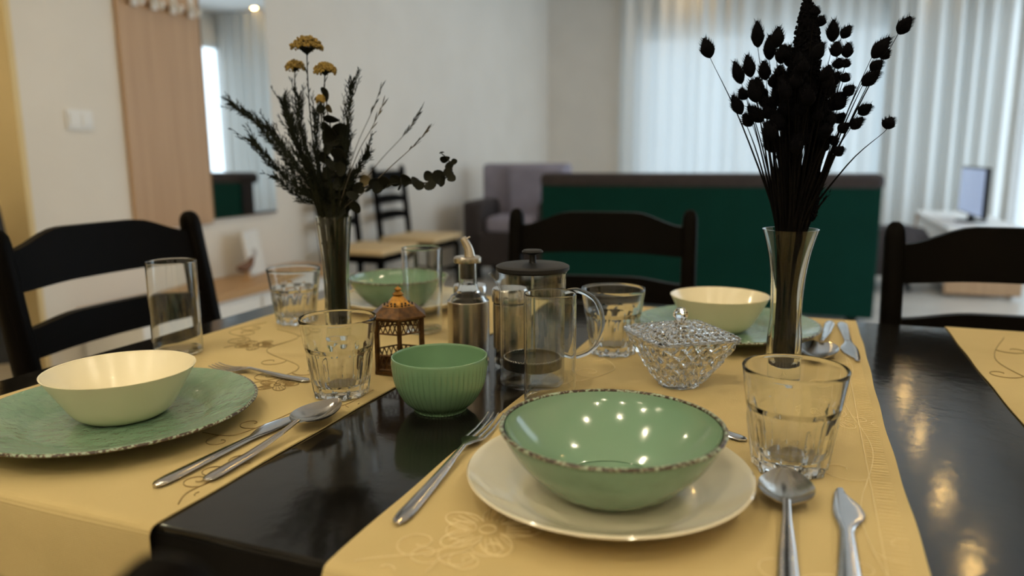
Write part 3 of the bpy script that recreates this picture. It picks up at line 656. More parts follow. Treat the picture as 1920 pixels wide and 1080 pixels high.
# left setting
pLx, pLy = -0.661, 0.5515
R_ = 0.137
def green_plate(label, x, y):
    return dish('dinner_plate', label, 'plate', x, y, CLZ, bez([(0.070, 0.0), (0.076, 0.0008), (0.095, 0.006), (0.118, 0.014), (R_, 0.0215)], 6),
                bez([(0.0002, 0.004), (0.072, 0.0045), (0.095, 0.0105), (0.118, 0.018), (R_ - 0.0015, 0.0235)], 6), M_GREENR, None, M_RIM, 0.0021)
green_plate('large sage green embossed plate under the near ivory bowl', pLx, pLy)
def ivory(label, x, y, z, R_=0.0725, H=0.052):
    return dish('cereal_bowl', label, 'bowl', x, y, z, bez([(0.034, 0.0), (0.040, 0.0012), (0.050, 0.009), (0.0615, 0.028), (R_ - 0.001, H - 0.002), (R_, H)], 6),
                bez([(0.0002, 0.003), (0.037, 0.0045), (0.0475, 0.0110), (0.0590, 0.0290), (R_ - 0.0028, H - 0.002), (R_ - 0.0018, H)], 6), M_IVORY)
ivory('deep ivory bowl on the sage plate beside the tall glass', -0.672, 0.5665, CLZ + 0.0047, 0.0752, 0.0515)
green_plate('large sage green plate under the bowl beyond the crystal dish', -0.103, 1.172)
ivory('deep ivory bowl beyond the lidded crystal dish', -0.1155, 1.192, CLZ + 0.0047, 0.0752, 0.0545)
# far left setting
fx, fy = -0.690, 1.190
dish('dinner_plate', 'white dinner plate under the far sage bowl by the lantern', 'plate', fx + 0.012, fy, CLZ,
     bez([(0.062, 0.0), (0.068, 0.0008), (0.085, 0.006), (0.104, 0.014), (0.1167, 0.0225)], 6), bez([(0.0002, 0.004), (0.064, 0.0042), (0.085, 0.010), (0.104, 0.0175), (0.1155, 0.0240)], 6), M_WHITE)
dish('serving_bowl', 'sage green bowl behind the bronze lantern', 'bowl', fx, fy, bz_,
     bez([(0.040, 0.0), (0.044, 0.0005), (0.058, 0.010), (0.076, 0.028), (0.087, 0.045), (0.0906, bH)], 6), bez([(0.0002, 0.0045), (0.040, 0.005), (0.043, 0.0065), (0.057, 0.0155), (0.073, 0.031), (0.084, 0.046), (0.0876, bH)], 6),
     M_GREENH, M_GREEN, M_RIM, 0.0019)
# ribbed bowl on the bare table
def ribs(a, r, z, i):
    if 3 <= i <= 40: return r + 0.0009 * (abs(sin(a * 26)) ** 0.6 - 0.5) * min(1, (i - 3) / 3) * min(1, (40 - i) / 4)
    return r
ro = bez([(0.026, 0.0), (0.029, 0.0), (0.030, 0.0035), (0.040, 0.012), (0.0495, 0.030), (0.0530, 0.050), (0.0535, 0.0605)], 7)
ri = bez([(0.0002, 0.006), (0.028, 0.008), (0.038, 0.016), (0.0465, 0.032), (0.0500, 0.050), (0.0510, 0.0605)], 7)
rb = thing('ribbed_bowl', 'small fern green ribbed bowl on the bare black table', 'bowl', (-0.3685, 0.7205, TABLE_Z + 0.0003))
MB().lathe(ro + [(0.0530, 0.0620), (0.0518, 0.0622)] + list(reversed(ri)), 416, rad=ribs).build('body', M_RIB, rb, smooth=60)

# ------------------------------------------------------------------ drinking glasses
def tumbler(label, u, v, on_cloth=True, rz=0.1, H=0.0925):
    P = at(u, v, CLZ if on_cloth else TABLE_Z)
    o = thing('tumbler', label, 'glass', (P.x, P.y, P.z + 0.0003), rz)
    R_, rb_ = 0.0448, 0.0315
    def r_out(z): return rb_ + (R_ - rb_) * (z / H)
    zs = [0, 0.0012, 0.006] + [H * k / 24 for k in range(2, 25)]
    prof = [(r_out(z) - (0.0015 if z == 0 else 0.0), z) for z in zs] + [(R_ - 0.0006, H + 0.0009), (R_ - 0.0016, H + 0.0005)]
    nout = len(prof)
    inner = [(R_ - 0.0022, H - 0.002), (r_out(H * 0.66) - 0.0022, H * 0.66), (r_out(H * 0.60) - 0.0042, H * 0.60), (r_out(H * 0.25) - 0.0052, H * 0.25), (r_out(0.016) - 0.0075, 0.0160), (r_out(0.013) - 0.014, 0.0125), (0.0002, 0.0118)]
    NF = 10
    def rad(a, r, z, i):
        if i >= nout: return r
        ph = ((a * NF / (2 * pi)) % 1) - 0.5
        edge = H * 0.64 - 0.010 * (abs(2 * ph)) ** 2.2        # arched tops of the flutes
        k = smoothstep((edge - z) / 0.004)
        return r + k * (0.0026 * (abs(2 * ph)) ** 2.5 - 0.0016)
    MB().lathe(prof + supp(inner), 160, rad=rad, closed=True).build('glass_wall', M_GLASS, o, smooth=45)
    return o
tumbler('clear fluted tumbler behind the near spoon and butter knife', 1480, 876)
tumbler('clear fluted tumbler beside the bronze lantern', 640, 738, rz=0.4)
tumbler('clear fluted tumbler beside the tapered vase of yarrow', 556, 604, rz=0.2)
tumbler('clear fluted tumbler behind the press handle', 1148, 661, rz=0.6)
def highball(label, u, v, H, R_, rb_=None):
    P = at(u, v, CLZ); rb_ = rb_ or R_
    o = thing('highball_glass', label, 'glass', (P.x, P.y, P.z + 0.0003))
    t = 0.0011
    MB().lathe(supp([(rb_ - 0.002, 0), (rb_, 0.002), (R_, H - 0.001), (R_ - t / 2, H + 0.0003), (R_ - t, H - 0.001), (rb_ - t, 0.0065), (rb_ - 0.003, 0.0050), (0.0002, 0.0046)]), 72, closed=True).build('glass_wall', M_GLASS, o, smooth=50)
    return o
highball('tall thin straight glass in front of the coffee press', 1031, 756, 0.1275, 0.0292)
highball('tall thin glass behind the near ivory bowl', 335, 661, 0.1335, 0.0338)
highball('tall thin glass behind the bronze lantern', 795, 621, 0.135, 0.0322, 0.029)

# ------------------------------------------------------------------ vases
def vase(label, x, y, H, prof, cav):
    o = thing('bud_vase', label, 'vase', (x, y, CLZ + 0.0003))
    MB().lathe(prof + list(reversed(cav)), 72, closed=True).build('vase_glass', M_VASE, o, smooth=60)
    return o
VR = at(1466, 715, CLZ); V1 = at(637, 652, CLZ)
HR = 0.1885; H1 = 0.1935
vase('slim flared clear glass vase holding black bunny tails', VR.x, VR.y, HR,
     bez([(0.0195, 0.0), (0.0212, 0.003), (0.0205, 0.05), (0.0182, 0.085), (0.0196, 0.125), (0.0245, 0.16), (0.0322, HR)], 8),
     bez([(0.0002, 0.017), (0.008, 0.0185), (0.0140, 0.028), (0.0155, 0.055), (0.0153, 0.085), (0.0170, 0.125), (0.0225, 0.16), (0.0308, HR)], 8))
vase('slim tapered glass vase holding dried yarrow and eucalyptus', V1.x, V1.y, H1,
     bez([(0.0190, 0.0), (0.0200, 0.003), (0.0195, 0.04), (0.0180, 0.075), (0.0190, 0.12), (0.0225, 0.16), (0.0255, H1)], 8),
     bez([(0.0002, 0.030), (0.010, 0.031), (0.0150, 0.038), (0.0152, 0.075), (0.0165, 0.12), (0.0205, 0.16), (0.0242, H1)], 8))

# ------------------------------------------------------------------ black bunny tails
def hair_head(L_, R_, seed, nh=170):
    rn = random.Random(seed); mb = MB()
    prof = []
    for i in range(11):
        t = i / 10; r = R_ * (sin(pi * min(1, t * 0.93 + 0.03)) ** 0.75) * (1.12 - 0.62 * t) * 1.05; prof.append((max(0.0003, r), L_ * t))
    mb.lathe(prof, 12, rad=lambda a, r, z, i: r * (0.93 + 0.1 * rn.random()), closed=True)
    for _ in range(nh):
        t = rn.uniform(0.08, 0.98); a = rn.uniform(0, 2 * pi); r = lerp_tab([(i / 10, p[0]) for i, p in enumerate(prof)], t)[0]
        b = Vector((r * 0.9 * cos(a), r * 0.9 * sin(a), L_ * t)); d = Vector((cos(a) * 0.42, sin(a) * 0.42, 1)).normalized(); sd = d.cross(Vector((cos(a + 1.5), sin(a + 1.5), 0.2))).normalized() * 0.00028
        ln = rn.uniform(0.0035, 0.0065); mb.add([b - sd, b + sd, b + d * ln], [(0, 1, 2)])
    me = mb.build('head', M_DYED, None, smooth=50); data = me.data; bpy.data.objects.remove(me); return data
HEADS = [hair_head(0.030, 0.0075, 1), hair_head(0.026, 0.0072, 2), hair_head(0.021, 0.0068, 3), hair_head(0.034, 0.0085, 4, 210)]
HL = [0.030, 0.026, 0.021, 0.034]
Zs = 420 / 1512
heads = [(70, 258, 115, 388), (430, 140, 437, 318), (575, 180, 560, 320), (515, 235, 515, 405), (605, 300, 590, 430), (275, 412, 325, 565), (360, 370, 390, 520), (470, 410, 490, 540), (540, 500, 535, 590), (580, 440, 585, 525),
 (425, 520, 440, 640), (385, 540, 430, 690), (310, 600, 360, 670), (262, 642, 325, 770), (335, 770, 395, 850), (365, 715, 470, 820), (470, 650, 550, 760), (945, 130, 940, 282), (1060, 170, 1005, 258), (965, 280, 965, 380),
 (1045, 285, 1035, 390), (985, 390, 975, 465), (1035, 395, 1020, 455), (1468, 110, 1385, 230), (1325, 250, 1210, 390), (1315, 330, 1270, 400), (1275, 405, 1200, 480), (1260, 475, 1140, 575), (1085, 575, 1020, 640), (1030, 630, 950, 740),
 (1020, 620, 930, 700), (1205, 705, 1115, 770), (1340, 790, 1300, 868), (1145, 790, 1065, 870), (1020, 760, 960, 830), (1050, 830, 980, 890), (1035, 490, 1010, 555), (980, 480, 930, 580), (890, 460, 870, 560), (840, 400, 800, 490),
 (925, 475, 900, 600), (480, 910, 540, 1025), (500, 940, 560, 1030), (910, 940, 860, 1020), (975, 930, 925, 965), (1015, 990, 950, 1045), (865, 105, 850, 175), (825, 40, 815, 110), (650, 300, 640, 450), (615, 480, 600, 580),
 (700, 480, 690, 600), (760, 560, 750, 680), (590, 560, 600, 720), (640, 620, 640, 780), (850, 600, 840, 720), (900, 700, 870, 800), (700, 700, 700, 830), (790, 760, 780, 880), (560, 760, 590, 880), (630, 820, 640, 960),
 (480, 830, 560, 900), (540, 900, 580, 990), (720, 880, 710, 1000), (840, 830, 820, 930), (900, 830, 900, 910), (580, 1000, 610, 1090), (880, 560, 840, 640), (700, 330, 690, 480), (770, 380, 770, 520), (940, 760, 920, 850),
 (660, 560, 670, 700), (720, 600, 720, 740), (820, 680, 800, 800), (660, 760, 670, 900), (760, 860, 750, 980), (850, 760, 840, 860), (600, 660, 620, 800), (680, 420, 680, 540), (800, 560, 790, 660), (740, 460, 735, 580)]
_r = random.Random(77)
for _ in range(34):                              # the dense middle of the bunch
    a = _r.uniform(0, 2 * pi); q = sqrt(_r.random()); cx_, cy_ = 700 + q * 260 * cos(a), 640 + q * 360 * sin(a); ln_ = _r.uniform(95, 150); tl = (cx_ - 690) / 260 * 0.55 + _r.uniform(-0.15, 0.15)
    heads.append((cx_ + ln_ / 2 * sin(tl), cy_ - ln_ / 2 * cos(tl), cx_ - ln_ / 2 * sin(tl), cy_ + ln_ / 2 * cos(tl)))
rn = random.Random(11)
def cav_pt(k, n, z):                            # sunflower spread inside a vase cavity
    a = k * 2.39996; rr = sqrt((k + 0.5) / n); return a, rr
rim_w = Vector((VR.x, VR.y, CLZ + HR))
NST = len(heads) + 7
order = list(range(NST)); rn.shuffle(order)
def bouquet_path(V, H, base_r, rim_r, k, n, top, lean=0.5, z0=0.02):
    a, rr = cav_pt(k, n, 0)
    b = Vector((V.x + base_r * rr * cos(a), V.y + base_r * rr * sin(a), CLZ + z0))
    dirv = (top - Vector((V.x, V.y, CLZ + H)))
    off = Vector((dirv.x, dirv.y, 0)); off = off * (rim_r / max(0.03, off.length)) * min(1, off.length / 0.05) if off.length > 1e-6 else off
    mid = Vector((V.x + base_r * rr * cos(a) * 0.9, V.y + base_r * rr * sin(a) * 0.9, CLZ + H * 0.5))
    rim = Vector((V.x, V.y, CLZ + H)) + off * 0.8 + Vector((cos(a), sin(a), 0)) * rim_r * 0.3 * rr
    return b, mid, rim
for i, (tx, ty, bx_, by_) in enumerate(heads):
    ut, vt, ub, vb = 1300 + tx * Zs, ty * Zs, 1300 + bx_ * Zs, by_ * Zs
    dx = abs(ub - 1485) / 1400; spread = 0.055 if dx < 0.06 else 0.03
    dy = rn.uniform(-spread, spread)
    T, B = atY(ut, vt, VR.y + dy + rn.uniform(-0.006, 0.006)), atY(ub, vb, VR.y + dy)
    ax = (T - B).normalized(); ln = (T - B).length
    o = thing('bunny_tail_stem', 'black dyed bunny tail with fluffy oval head packed in the bunch', 'dried flower', (B.x, B.y, B.z), 0, 'black bunny tails in the flared vase')
    if i in (0, 23, 32): tag(o, 'black bunny tail splayed far out from the bunch on a lone stem', group='splayed bunny tails in the flared vase')
    b0, md, rm = bouquet_path(VR, HR, 0.0125, 0.019, order[i], NST, B)
    q = rm.lerp(B, 0.55) + Vector((0, 0, 0.012))
    pts = catmull([b0, md, rm, q, B - ax * 0.004, B + ax * 0.004], 5)
    MB().tube([p - B for p in pts], lambda t: 0.00125 if t < 0.45 else 0.00125 - 0.0009 * min(1, (t - 0.45) / 0.3), 4).build('stem', M_DYEDSTEM, o)
    v_ = min(range(4), key=lambda k: abs(HL[k] - ln)); h = link('head', HEADS[v_], o)
    h.rotation_mode = 'QUATERNION'; h.rotation_quaternion = Vector((0, 0, 1)).rotation_difference(ax)
    s_ = ln / HL[v_]; sxy = min(1.6, max(0.95, 0.45 + 0.6 * s_)) * rn.uniform(1.05, 1.25); h.scale = (sxy, sxy, s_)
# tall dense spikes standing in the middle
def spike_mesh(L_, R_, seed):
    rn = random.Random(seed); mb = MB()
    prof = [(0.001, 0)] + [(max(0.0006, R_ * (0.55 + 0.45 * sin(pi * min(1, t * 1.6) / 2)) * (1 - t ** 1.7) ** 0.85 * (1 if t > 0.05 else 0.6)), L_ * t) for t in [k / 24 for k in range(25)]]
    mb.lathe(prof, 12, rad=lambda a, r, z, i: r * (0.8 + 0.2 * rn.random()))
    for _ in range(420):
        t = rn.uniform(0.03, 0.97); a = rn.uniform(0, 2 * pi); r = lerp_tab([(p[1] / L_, p[0]) for p in prof[1:]], t)[0]
        c_ = Vector((r * cos(a), r * sin(a), L_ * t)); s_ = rn.uniform(0.0012, 0.0022)
        mb.add([c_ + Vector(d) * s_ for d in ((1, 0, 0), (-1, 0, 0), (0, 1, 0), (0, -1, 0), (0, 0, 1.3), (0, 0, -1))], [(0, 2, 4), (2, 1, 4), (1, 3, 4), (3, 0, 4), (2, 0, 5), (1, 2, 5), (3, 1, 5), (0, 3, 5)])
    return mb
spikes = [(1517, -35, 1500, 215, 0.0185, 0.0), (1528, 8, 1515, 190, 0.0135, -0.02), (1503, 60, 1490, 290, 0.0165, 0.02), (1480, 120, 1483, 330, 0.0125, -0.012), (1545, 130, 1525, 300, 0.013, 0.015), (1470, 300, 1478, 420, 0.0065, -0.008), (1535, 290, 1522, 415, 0.006, -0.012)]
for i, (ut, vt, ub, vb, R_, dy) in enumerate(spikes):
    T, B = atY(ut, vt, VR.y + dy), atY(ub, vb, VR.y + dy * 0.5); ax = (T - B).normalized()
    o = thing('flower_spike', 'black dyed dense beaded flower spike among the bunny tails', 'dried flower', (B.x, B.y, B.z), 0, 'black flower spikes in the flared vase')
    b0, md, rm = bouquet_path(VR, HR, 0.0125, 0.013, order[len(heads) + i], NST, B)
    if B.z < rm.z + 0.03: rm = rm.lerp(B, 0.0)
    pts = catmull([b0, md, rm, B + ax * 0.01], 5)
    MB().tube([p - B for p in pts], 0.0018, 5).build('stem', M_DYEDSTEM, o)
    h = spike_mesh((T - B).length, R_, 40 + i).build('spike_head', M_DYED, o, smooth=0)
    h.rotation_mode = 'QUATERNION'; h.rotation_quaternion = Vector((0, 0, 1)).rotation_difference(ax)
# bare stems that thicken the bundle
for i in range(46):
    a = rn.uniform(0, 2 * pi); rr = sqrt(rn.random()); hgt = rn.uniform(0.03, 0.11)
    B = Vector((VR.x + 0.02 + rr * (0.014 + 0.2 * hgt) * cos(a), VR.y + rr * (0.014 + 0.2 * hgt) * sin(a), CLZ + HR + hgt))
    a2 = a + rn.uniform(-0.4, 0.4)
    b0 = Vector((VR.x + 0.0125 * rr * cos(a2), VR.y + 0.0125 * rr * sin(a2), CLZ + 0.02 + 0.006 * rr)); md = Vector((VR.x + 0.0115 * rr * cos(a2), VR.y + 0.0115 * rr * sin(a2), CLZ + HR * 0.5))
    rm = Vector((VR.x + 0.003 + 0.019 * rr * cos(a), VR.y + 0.019 * rr * sin(a), CLZ + HR))
    o = thing('bare_stem', 'thin bare black dyed stem in the flared vase', 'dried flower', (B.x, B.y, B.z), 0, 'bare black stems in the flared vase')
    mb = MB(); pts = catmull([b0, md, rm, B], 5); mb.tube([p - B for p in pts], 0.0011, 4)
    mb.build('stem', M_DYEDSTEM, o)
    fz = MB(); T_ = (pts[-1] - pts[-4]).normalized()
    for k in range(14):
        p = pts[-1 - k % 5] - B + T_ * rn.uniform(-0.006, 0.006); d = (T_ + Vector((rn.uniform(-1, 1), rn.uniform(-1, 1), rn.uniform(-0.2, 0.4))) * 0.6).normalized() * rn.uniform(0.005, 0.011); sd = d.cross(Vector((0.3, 1, 0.2))).normalized() * 0.0005
        fz.add([p - sd, p + sd, p + d], [(0, 1, 2)])
    fz.build('wisp', M_DYED, o, smooth=0)

# ------------------------------------------------------------------ yarrow, needle sprigs, grasses, eucalyptus
n1 = [0]; N1 = 30
def stem_path(pix, dy):
    P = [atY(u, v, V1.y + dy * max(0.0, min(1, (410 - v) / 120))) for u, v in pix]
    k = n1[0]; n1[0] += 1; a, rr = cav_pt((k * 7) % N1, N1, 0)
    b = Vector((V1.x + 0.0125 * rr * cos(a), V1.y + 0.0125 * rr * sin(a), CLZ + 0.034)); md = Vector((V1.x + 0.012 * rr * cos(a), V1.y + 0.012 * rr * sin(a), CLZ + H1 * 0.5))
    return catmull([b, md] + list(reversed(P)), 6)
def needles(mb, pts, B, start, density, ln, ang, seed, wd=0.00075):
    rn = random.Random(seed); n = len(pts)
    for i in range(int(n * start), n - 1):
        for _ in range(density):
            f = rn.random(); p = pts[i].lerp(pts[i + 1], f); t = (pts[i + 1] - pts[i]).normalized()
            r = Vector((rn.gauss(0, 1), rn.gauss(0, 1), rn.gauss(0, 1))); r = (r - t * r.dot(t)).normalized()
            d = (t * cos(ang) + r * sin(ang)).normalized() * ln * rn.uniform(0.6, 1.25); sd = d.cross(r.cross(t) + Vector((0.1, 0.2, 0))).normalized() * wd
            q = p - B; mb.add([q - sd * 0.5, q + sd * 0.5, q + d * 0.6 + sd, q + d, q + d * 0.6 - sd], [(0, 1, 2, 3, 4)])
sprigs = [([(432, 195), (475, 222), (520, 280), (570, 350), (618, 408)], 0.03, 0.40, 8), ([(470, 262), (510, 305), (560, 355), (616, 408)], -0.02, 0.45, 6), ([(500, 236), (535, 280), (580, 345), (620, 408)], 0.0, 0.4, 9),
          ([(530, 190), (545, 240), (573, 305), (603, 370), (624, 408)], 0.02, 0.4, 9), ([(547, 225), (562, 280), (590, 345), (622, 408)], -0.03, 0.4, 8), ([(592, 213), (592, 280), (605, 350), (626, 408)], 0.02, 0.45, 6),
          ([(660, 152), (656, 210), (648, 280), (640, 345), (633, 408)], 0.0, 0.42, 5), ([(692, 286), (670, 318), (650, 360), (637, 408)], -0.02, 0.6, 5), ([(560, 180), (566, 240), (585, 315), (622, 408)], 0.035, 0.4, 6), ([(648, 250), (646, 300), (640, 350), (634, 408)], 0.02, 0.5, 7), ([(515, 330), (560, 370), (617, 408)], -0.01, 0.6, 5)]
for i, (pix, dy, st_, den) in enumerate(sprigs):
    pts = stem_path(pix, dy); B = pts[0]
    o = thing('needle_sprig', 'dark dried feathery needle sprig in the tapered vase', 'dried flower', B, 0, 'needle sprigs in the tapered vase')
    MB().tube([p - B for p in pts], lambda t: 0.0013 - 0.0008 * t, 5).build('stem', M_SPRIG, o)
    nb = MB(); needles(nb, pts, B, st_, den * 3, 0.011, 0.5, 60 + i); rb_ = random.Random(160 + i); tw = MB()
    for k in range(int(len(pts) * st_) + 1, len(pts) - 1):
        for _ in range(2 if den > 5 else 1):
            t = (pts[k + 1] - pts[k]).normalized(); r = Vector((rb_.gauss(0, 1), rb_.gauss(0, 0.6), rb_.gauss(0, 1))); r = (r - t * r.dot(t)).normalized()
            L_ = rb_.uniform(0.014, 0.034); d1 = (t * 0.85 + r * 0.5).normalized(); d2 = (t * 0.95 + r * 0.25).normalized()
            tp_ = [pts[k], pts[k] + d1 * L_ * 0.35, pts[k] + d1 * L_ * 0.35 + d2 * L_ * 0.35, pts[k] + d1 * L_ * 0.35 + d2 * L_ * 0.7]
            tw.tube([p - B for p in tp_], 0.0004, 3); needles(nb, tp_, B, 0.1, 6, 0.008, 0.45, 700 + 50 * i + k, 0.0005)
    tw.build('twigs', M_SPRIG, o, smooth=0); tag(nb.build('needle_leaves', M_SPRIG, o, smooth=0), kind='stuff')
grass = [([(714, 164), (698, 208), (668, 275), (645, 350), (634, 408)], 0.02), ([(718, 196), (697, 240), (672, 285), (648, 350), (635, 408)], -0.02), ([(788, 208), (760, 250), (712, 302), (668, 360), (637, 408)], 0.03), ([(803, 244), (772, 277), (730, 315), (680, 362), (638, 408)], -0.03)]
for i, (pix, dy) in enumerate(grass):
    pts = stem_path(pix, dy); B = pts[0]
    o = thing('grass_stalk', 'thin dried grass stalk with sparse spikelets in the tapered vase', 'dried flower', B, 0, 'thin grass stalks in the tapered vase')
    MB().tube([p - B for p in pts], lambda t: 0.0010 - 0.0006 * t, 4).build('stem', M_STRAW, o)
    nb = MB(); needles(nb, pts, B, 0.80, 2 if i != 2 else 3, 0.014, 0.22, 80 + i, 0.0008); nb.build('spikelets', M_SPRIG if i in (0, 2) else M_STRAW, o, smooth=0)
yar = [([(575, 88), (577, 150), (582, 220), (592, 300), (612, 370), (627, 408)], 0.0, 64, 1, 0.44), ([(553, 126), (553, 180), (563, 235), (590, 320), (622, 408)], 0.02, 38, 2, 0.5), ([(609, 132), (608, 175), (607, 235), (613, 320), (629, 408)], -0.015, 44, 3, 0.5), ([(601, 186), (604, 240), (614, 320), (629, 408)], -0.02, 16, 4, 0.6)]
for i, (pix, dy, wpx, sd, st_) in enumerate(yar):
    pts = stem_path(pix, dy); B = pts[0]; T = pts[-1]; R_ = wpx / 2 * depth(T) / FPX; rn2 = random.Random(90 + i)
    o = thing('yarrow_stem', ('tallest dried golden yarrow with a broad flat flower head', 'dried golden yarrow with a small head on a thin stalk', 'dried golden yarrow with a lopsided flat head above the eucalyptus', 'dried golden yarrow with a tiny head against the eucalyptus leaf')[i], 'dried flower', B)
    sm = MB().tube([p - B for p in pts], lambda t: 0.0014 - 0.0006 * t, 5); needles(sm, pts, B, st_, 1, 0.010, 0.4, 95 + i)
    ped = MB(); fl = MB(); nb_ = int(60 + 3.4 * wpx)
    for k in range(nb_):
        a = k * 2.39996; rr = sqrt((k + 0.5) / nb_); zz = R_ * 0.48 * (1 - rr ** 2) + rn2.uniform(-0.0042, 0.0024) + R_ * 0.05
        zz -= R_ * 0.25 * max(0, rr - 0.75)
        p = T - B + Vector((R_ * rr * cos(a), R_ * rr * sin(a) * 0.8, zz)); s_ = rn2.uniform(0.0013, 0.0022)
        fl.ball(p, s_, 6, 4)
        if k % 4 == 0: ped.tube([T - B - Vector((0, 0, R_ * 0.45)), T - B + Vector((R_ * rr * 0.5 * cos(a), R_ * rr * 0.4 * sin(a), -R_ * 0.1)), p], 0.00045, 3)
    sm.v, sm.f = sm.v, sm.f
    sm.build('stem', M_SPRIG, o); ped.build('flower_stalks', M_SPRIG, o); fl.build('flower_head', M_YARROW, o, smooth=60)
rn4 = random.Random(31)
for i in range(48):
    a = rn4.uniform(0, 2 * pi); rr = sqrt((i + 0.5) / 48); hgt = rn4.uniform(0.012, 0.05)
    B = Vector((V1.x + 0.0135 * rr * cos(a), V1.y + 0.0135 * rr * sin(a), CLZ + 0.034 + 0.004 * rr))
    pts = catmull([B, B + Vector((0, 0, 0.04)), Vector((V1.x + 0.0138 * rr * cos(a), V1.y + 0.0138 * rr * sin(a), CLZ + H1 * 0.55)), Vector((V1.x + 0.0205 * rr * cos(a), V1.y + 0.0205 * rr * sin(a), CLZ + H1 - 0.004)), Vector((V1.x + (0.021 + 0.3 * hgt) * rr * cos(a), V1.y + (0.021 + 0.3 * hgt) * rr * sin(a), CLZ + H1 + hgt))], 4)
    o = thing('olive_stem', 'dark olive leafy stem bottom filling the tapered vase', 'dried flower', B, 0, 'olive stems in the tapered vase')
    MB().tube([p - B for p in pts], 0.0012, 4).build('stem', M_OLIVE, o)
    nb = MB(); needles(nb, pts, B, 0.55, 2, 0.007, 0.35, 900 + i, 0.0012); nb.build('leaf_scraps', M_OLIVE, o, smooth=0)
def leaf_mesh(seed):
    rn = random.Random(seed); mb = MB(); N = 14; vs = []; rings = ((0.0, 0.0), (0.5, 0.03), (1.0, 0.16))
    for th in (0, 1):
        vs.append((0.5, 0, -0.012 * th))
        for rr, zc in rings[1:]:
            for k in range(N):
                a = 2 * pi * k / N; w_ = 1 + 0.05 * sin(3 * a + seed); vs.append((0.5 + 0.5 * rr * cos(a) * w_, 0.48 * rr * sin(a) * w_, zc * (0.6 + 0.4 * cos(2 * a + seed)) - 0.012 * th))
    n1_ = 1 + 2 * N; fs = []
    for th in (0, 1):
        o_ = th * n1_
        for k in range(N):
            k2 = (k + 1) % N; f1 = (o_, o_ + 1 + k, o_ + 1 + k2); f2 = (o_ + 1 + k, o_ + 1 + N + k, o_ + 1 + N + k2, o_ + 1 + k2)
            fs += [f1, f2] if th == 0 else [tuple(reversed(f1)), tuple(reversed(f2))]
    for k in range(N): k2 = (k + 1) % N; fs.append((1 + N + k, n1_ + 1 + N + k, n1_ + 1 + N + k2, 1 + N + k2))
    ob = mb.add(vs, fs).build('leaf', M_EUC, None, smooth=60); d = ob.data; bpy.data.objects.remove(ob); return d
LEAVES = [leaf_mesh(k) for k in range(3)]
def branch(label, pix, dy, leaves, rn):
    pts = stem_path(pix, dy); B = pts[0]
    o = thing('eucalyptus_branch', label, 'dried branch', B)
    MB().tube([p - B for p in pts], lambda t: 0.0016 - 0.0009 * t, 5).build('stem', M_EUC, o)
    for (u, v, rpx, col) in leaves:
        C_ = atY(u, v, V1.y + dy + rn.uniform(-0.012, 0.012)); near = min(pts, key=lambda p: (p - C_).length)
        dm = 2 * rpx * depth(C_) / FPX
        lf = link('leaf', LEAVES[rn.randrange(3)], o)
        if col:
            me = lf.data.copy(); me.materials.clear(); me.materials.append(M_EUCL); lf.data = me
        xax = (C_ - near); xax.y *= 0.4
        if xax.length < 0.002: xax = Vector((rn.uniform(-1, 1), 0, 0.6))
        xax.normalize(); view = (EYE - C_).normalized(); zax = (view + Vector((rn.uniform(-0.6, 0.6), rn.uniform(-0.3, 0.3), rn.uniform(-0.6, 0.6)))).normalized()
        yax = zax.cross(xax).normalized(); zax = xax.cross(yax).normalized()
        base = C_ - xax * dm * 0.5
        mw = Matrix((xax, yax, zax)).transposed().to_4x4() @ Matrix.Diagonal((dm, dm, dm, 1)); mw.translation = base - B
        lf.matrix_local = mw
rn3 = random.Random(5)
lv = [(612, 177, 15, 0), (602, 205, 9, 0), (618, 203, 9, 1), (597, 186, 7, 1), (622, 221, 15, 0)]
for k in range(24):
    v = 240 + k * 7; lv.append((627 + (10 if k % 2 else -10) + rn3.uniform(-5, 5), v, rn3.uniform(14, 19), 0))
lv += [(668, 388, 13, 0), (655, 360, 14, 0), (645, 385, 15, 0), (612, 385, 14, 0)]
branch('upright dark eucalyptus branch with stacked round leaves', [(613, 168), (613, 205), (622, 250), (626, 300), (629, 350), (631, 408)], 0.0, lv, rn3)
lv = [(672, 352, 12, 0), (684, 338, 11, 1), (690, 352, 11, 0), (700, 342, 13, 0), (706, 352, 12, 0), (716, 344, 12, 0), (722, 338, 12, 0), (734, 345, 13, 0), (742, 338, 12, 0), (752, 346, 13, 0), (760, 336, 12, 0), (768, 345, 12, 0), (778, 343, 13, 0), (786, 348, 10, 0),
      (803, 330, 10, 0), (808, 348, 14, 0), (822, 333, 15, 0), (826, 342, 9, 0), (840, 325, 11, 0), (845, 312, 12, 0), (847, 335, 9, 0), (852, 303, 6, 0), (834, 297, 10, 0), (828, 287, 5, 0), (660, 368, 13, 0)]
branch('sideways dark eucalyptus branch arching over the table', [(828, 288), (842, 302), (846, 325), (820, 340), (780, 344), (720, 346), (680, 354), (655, 378), (637, 408)], -0.02, lv, rn3)

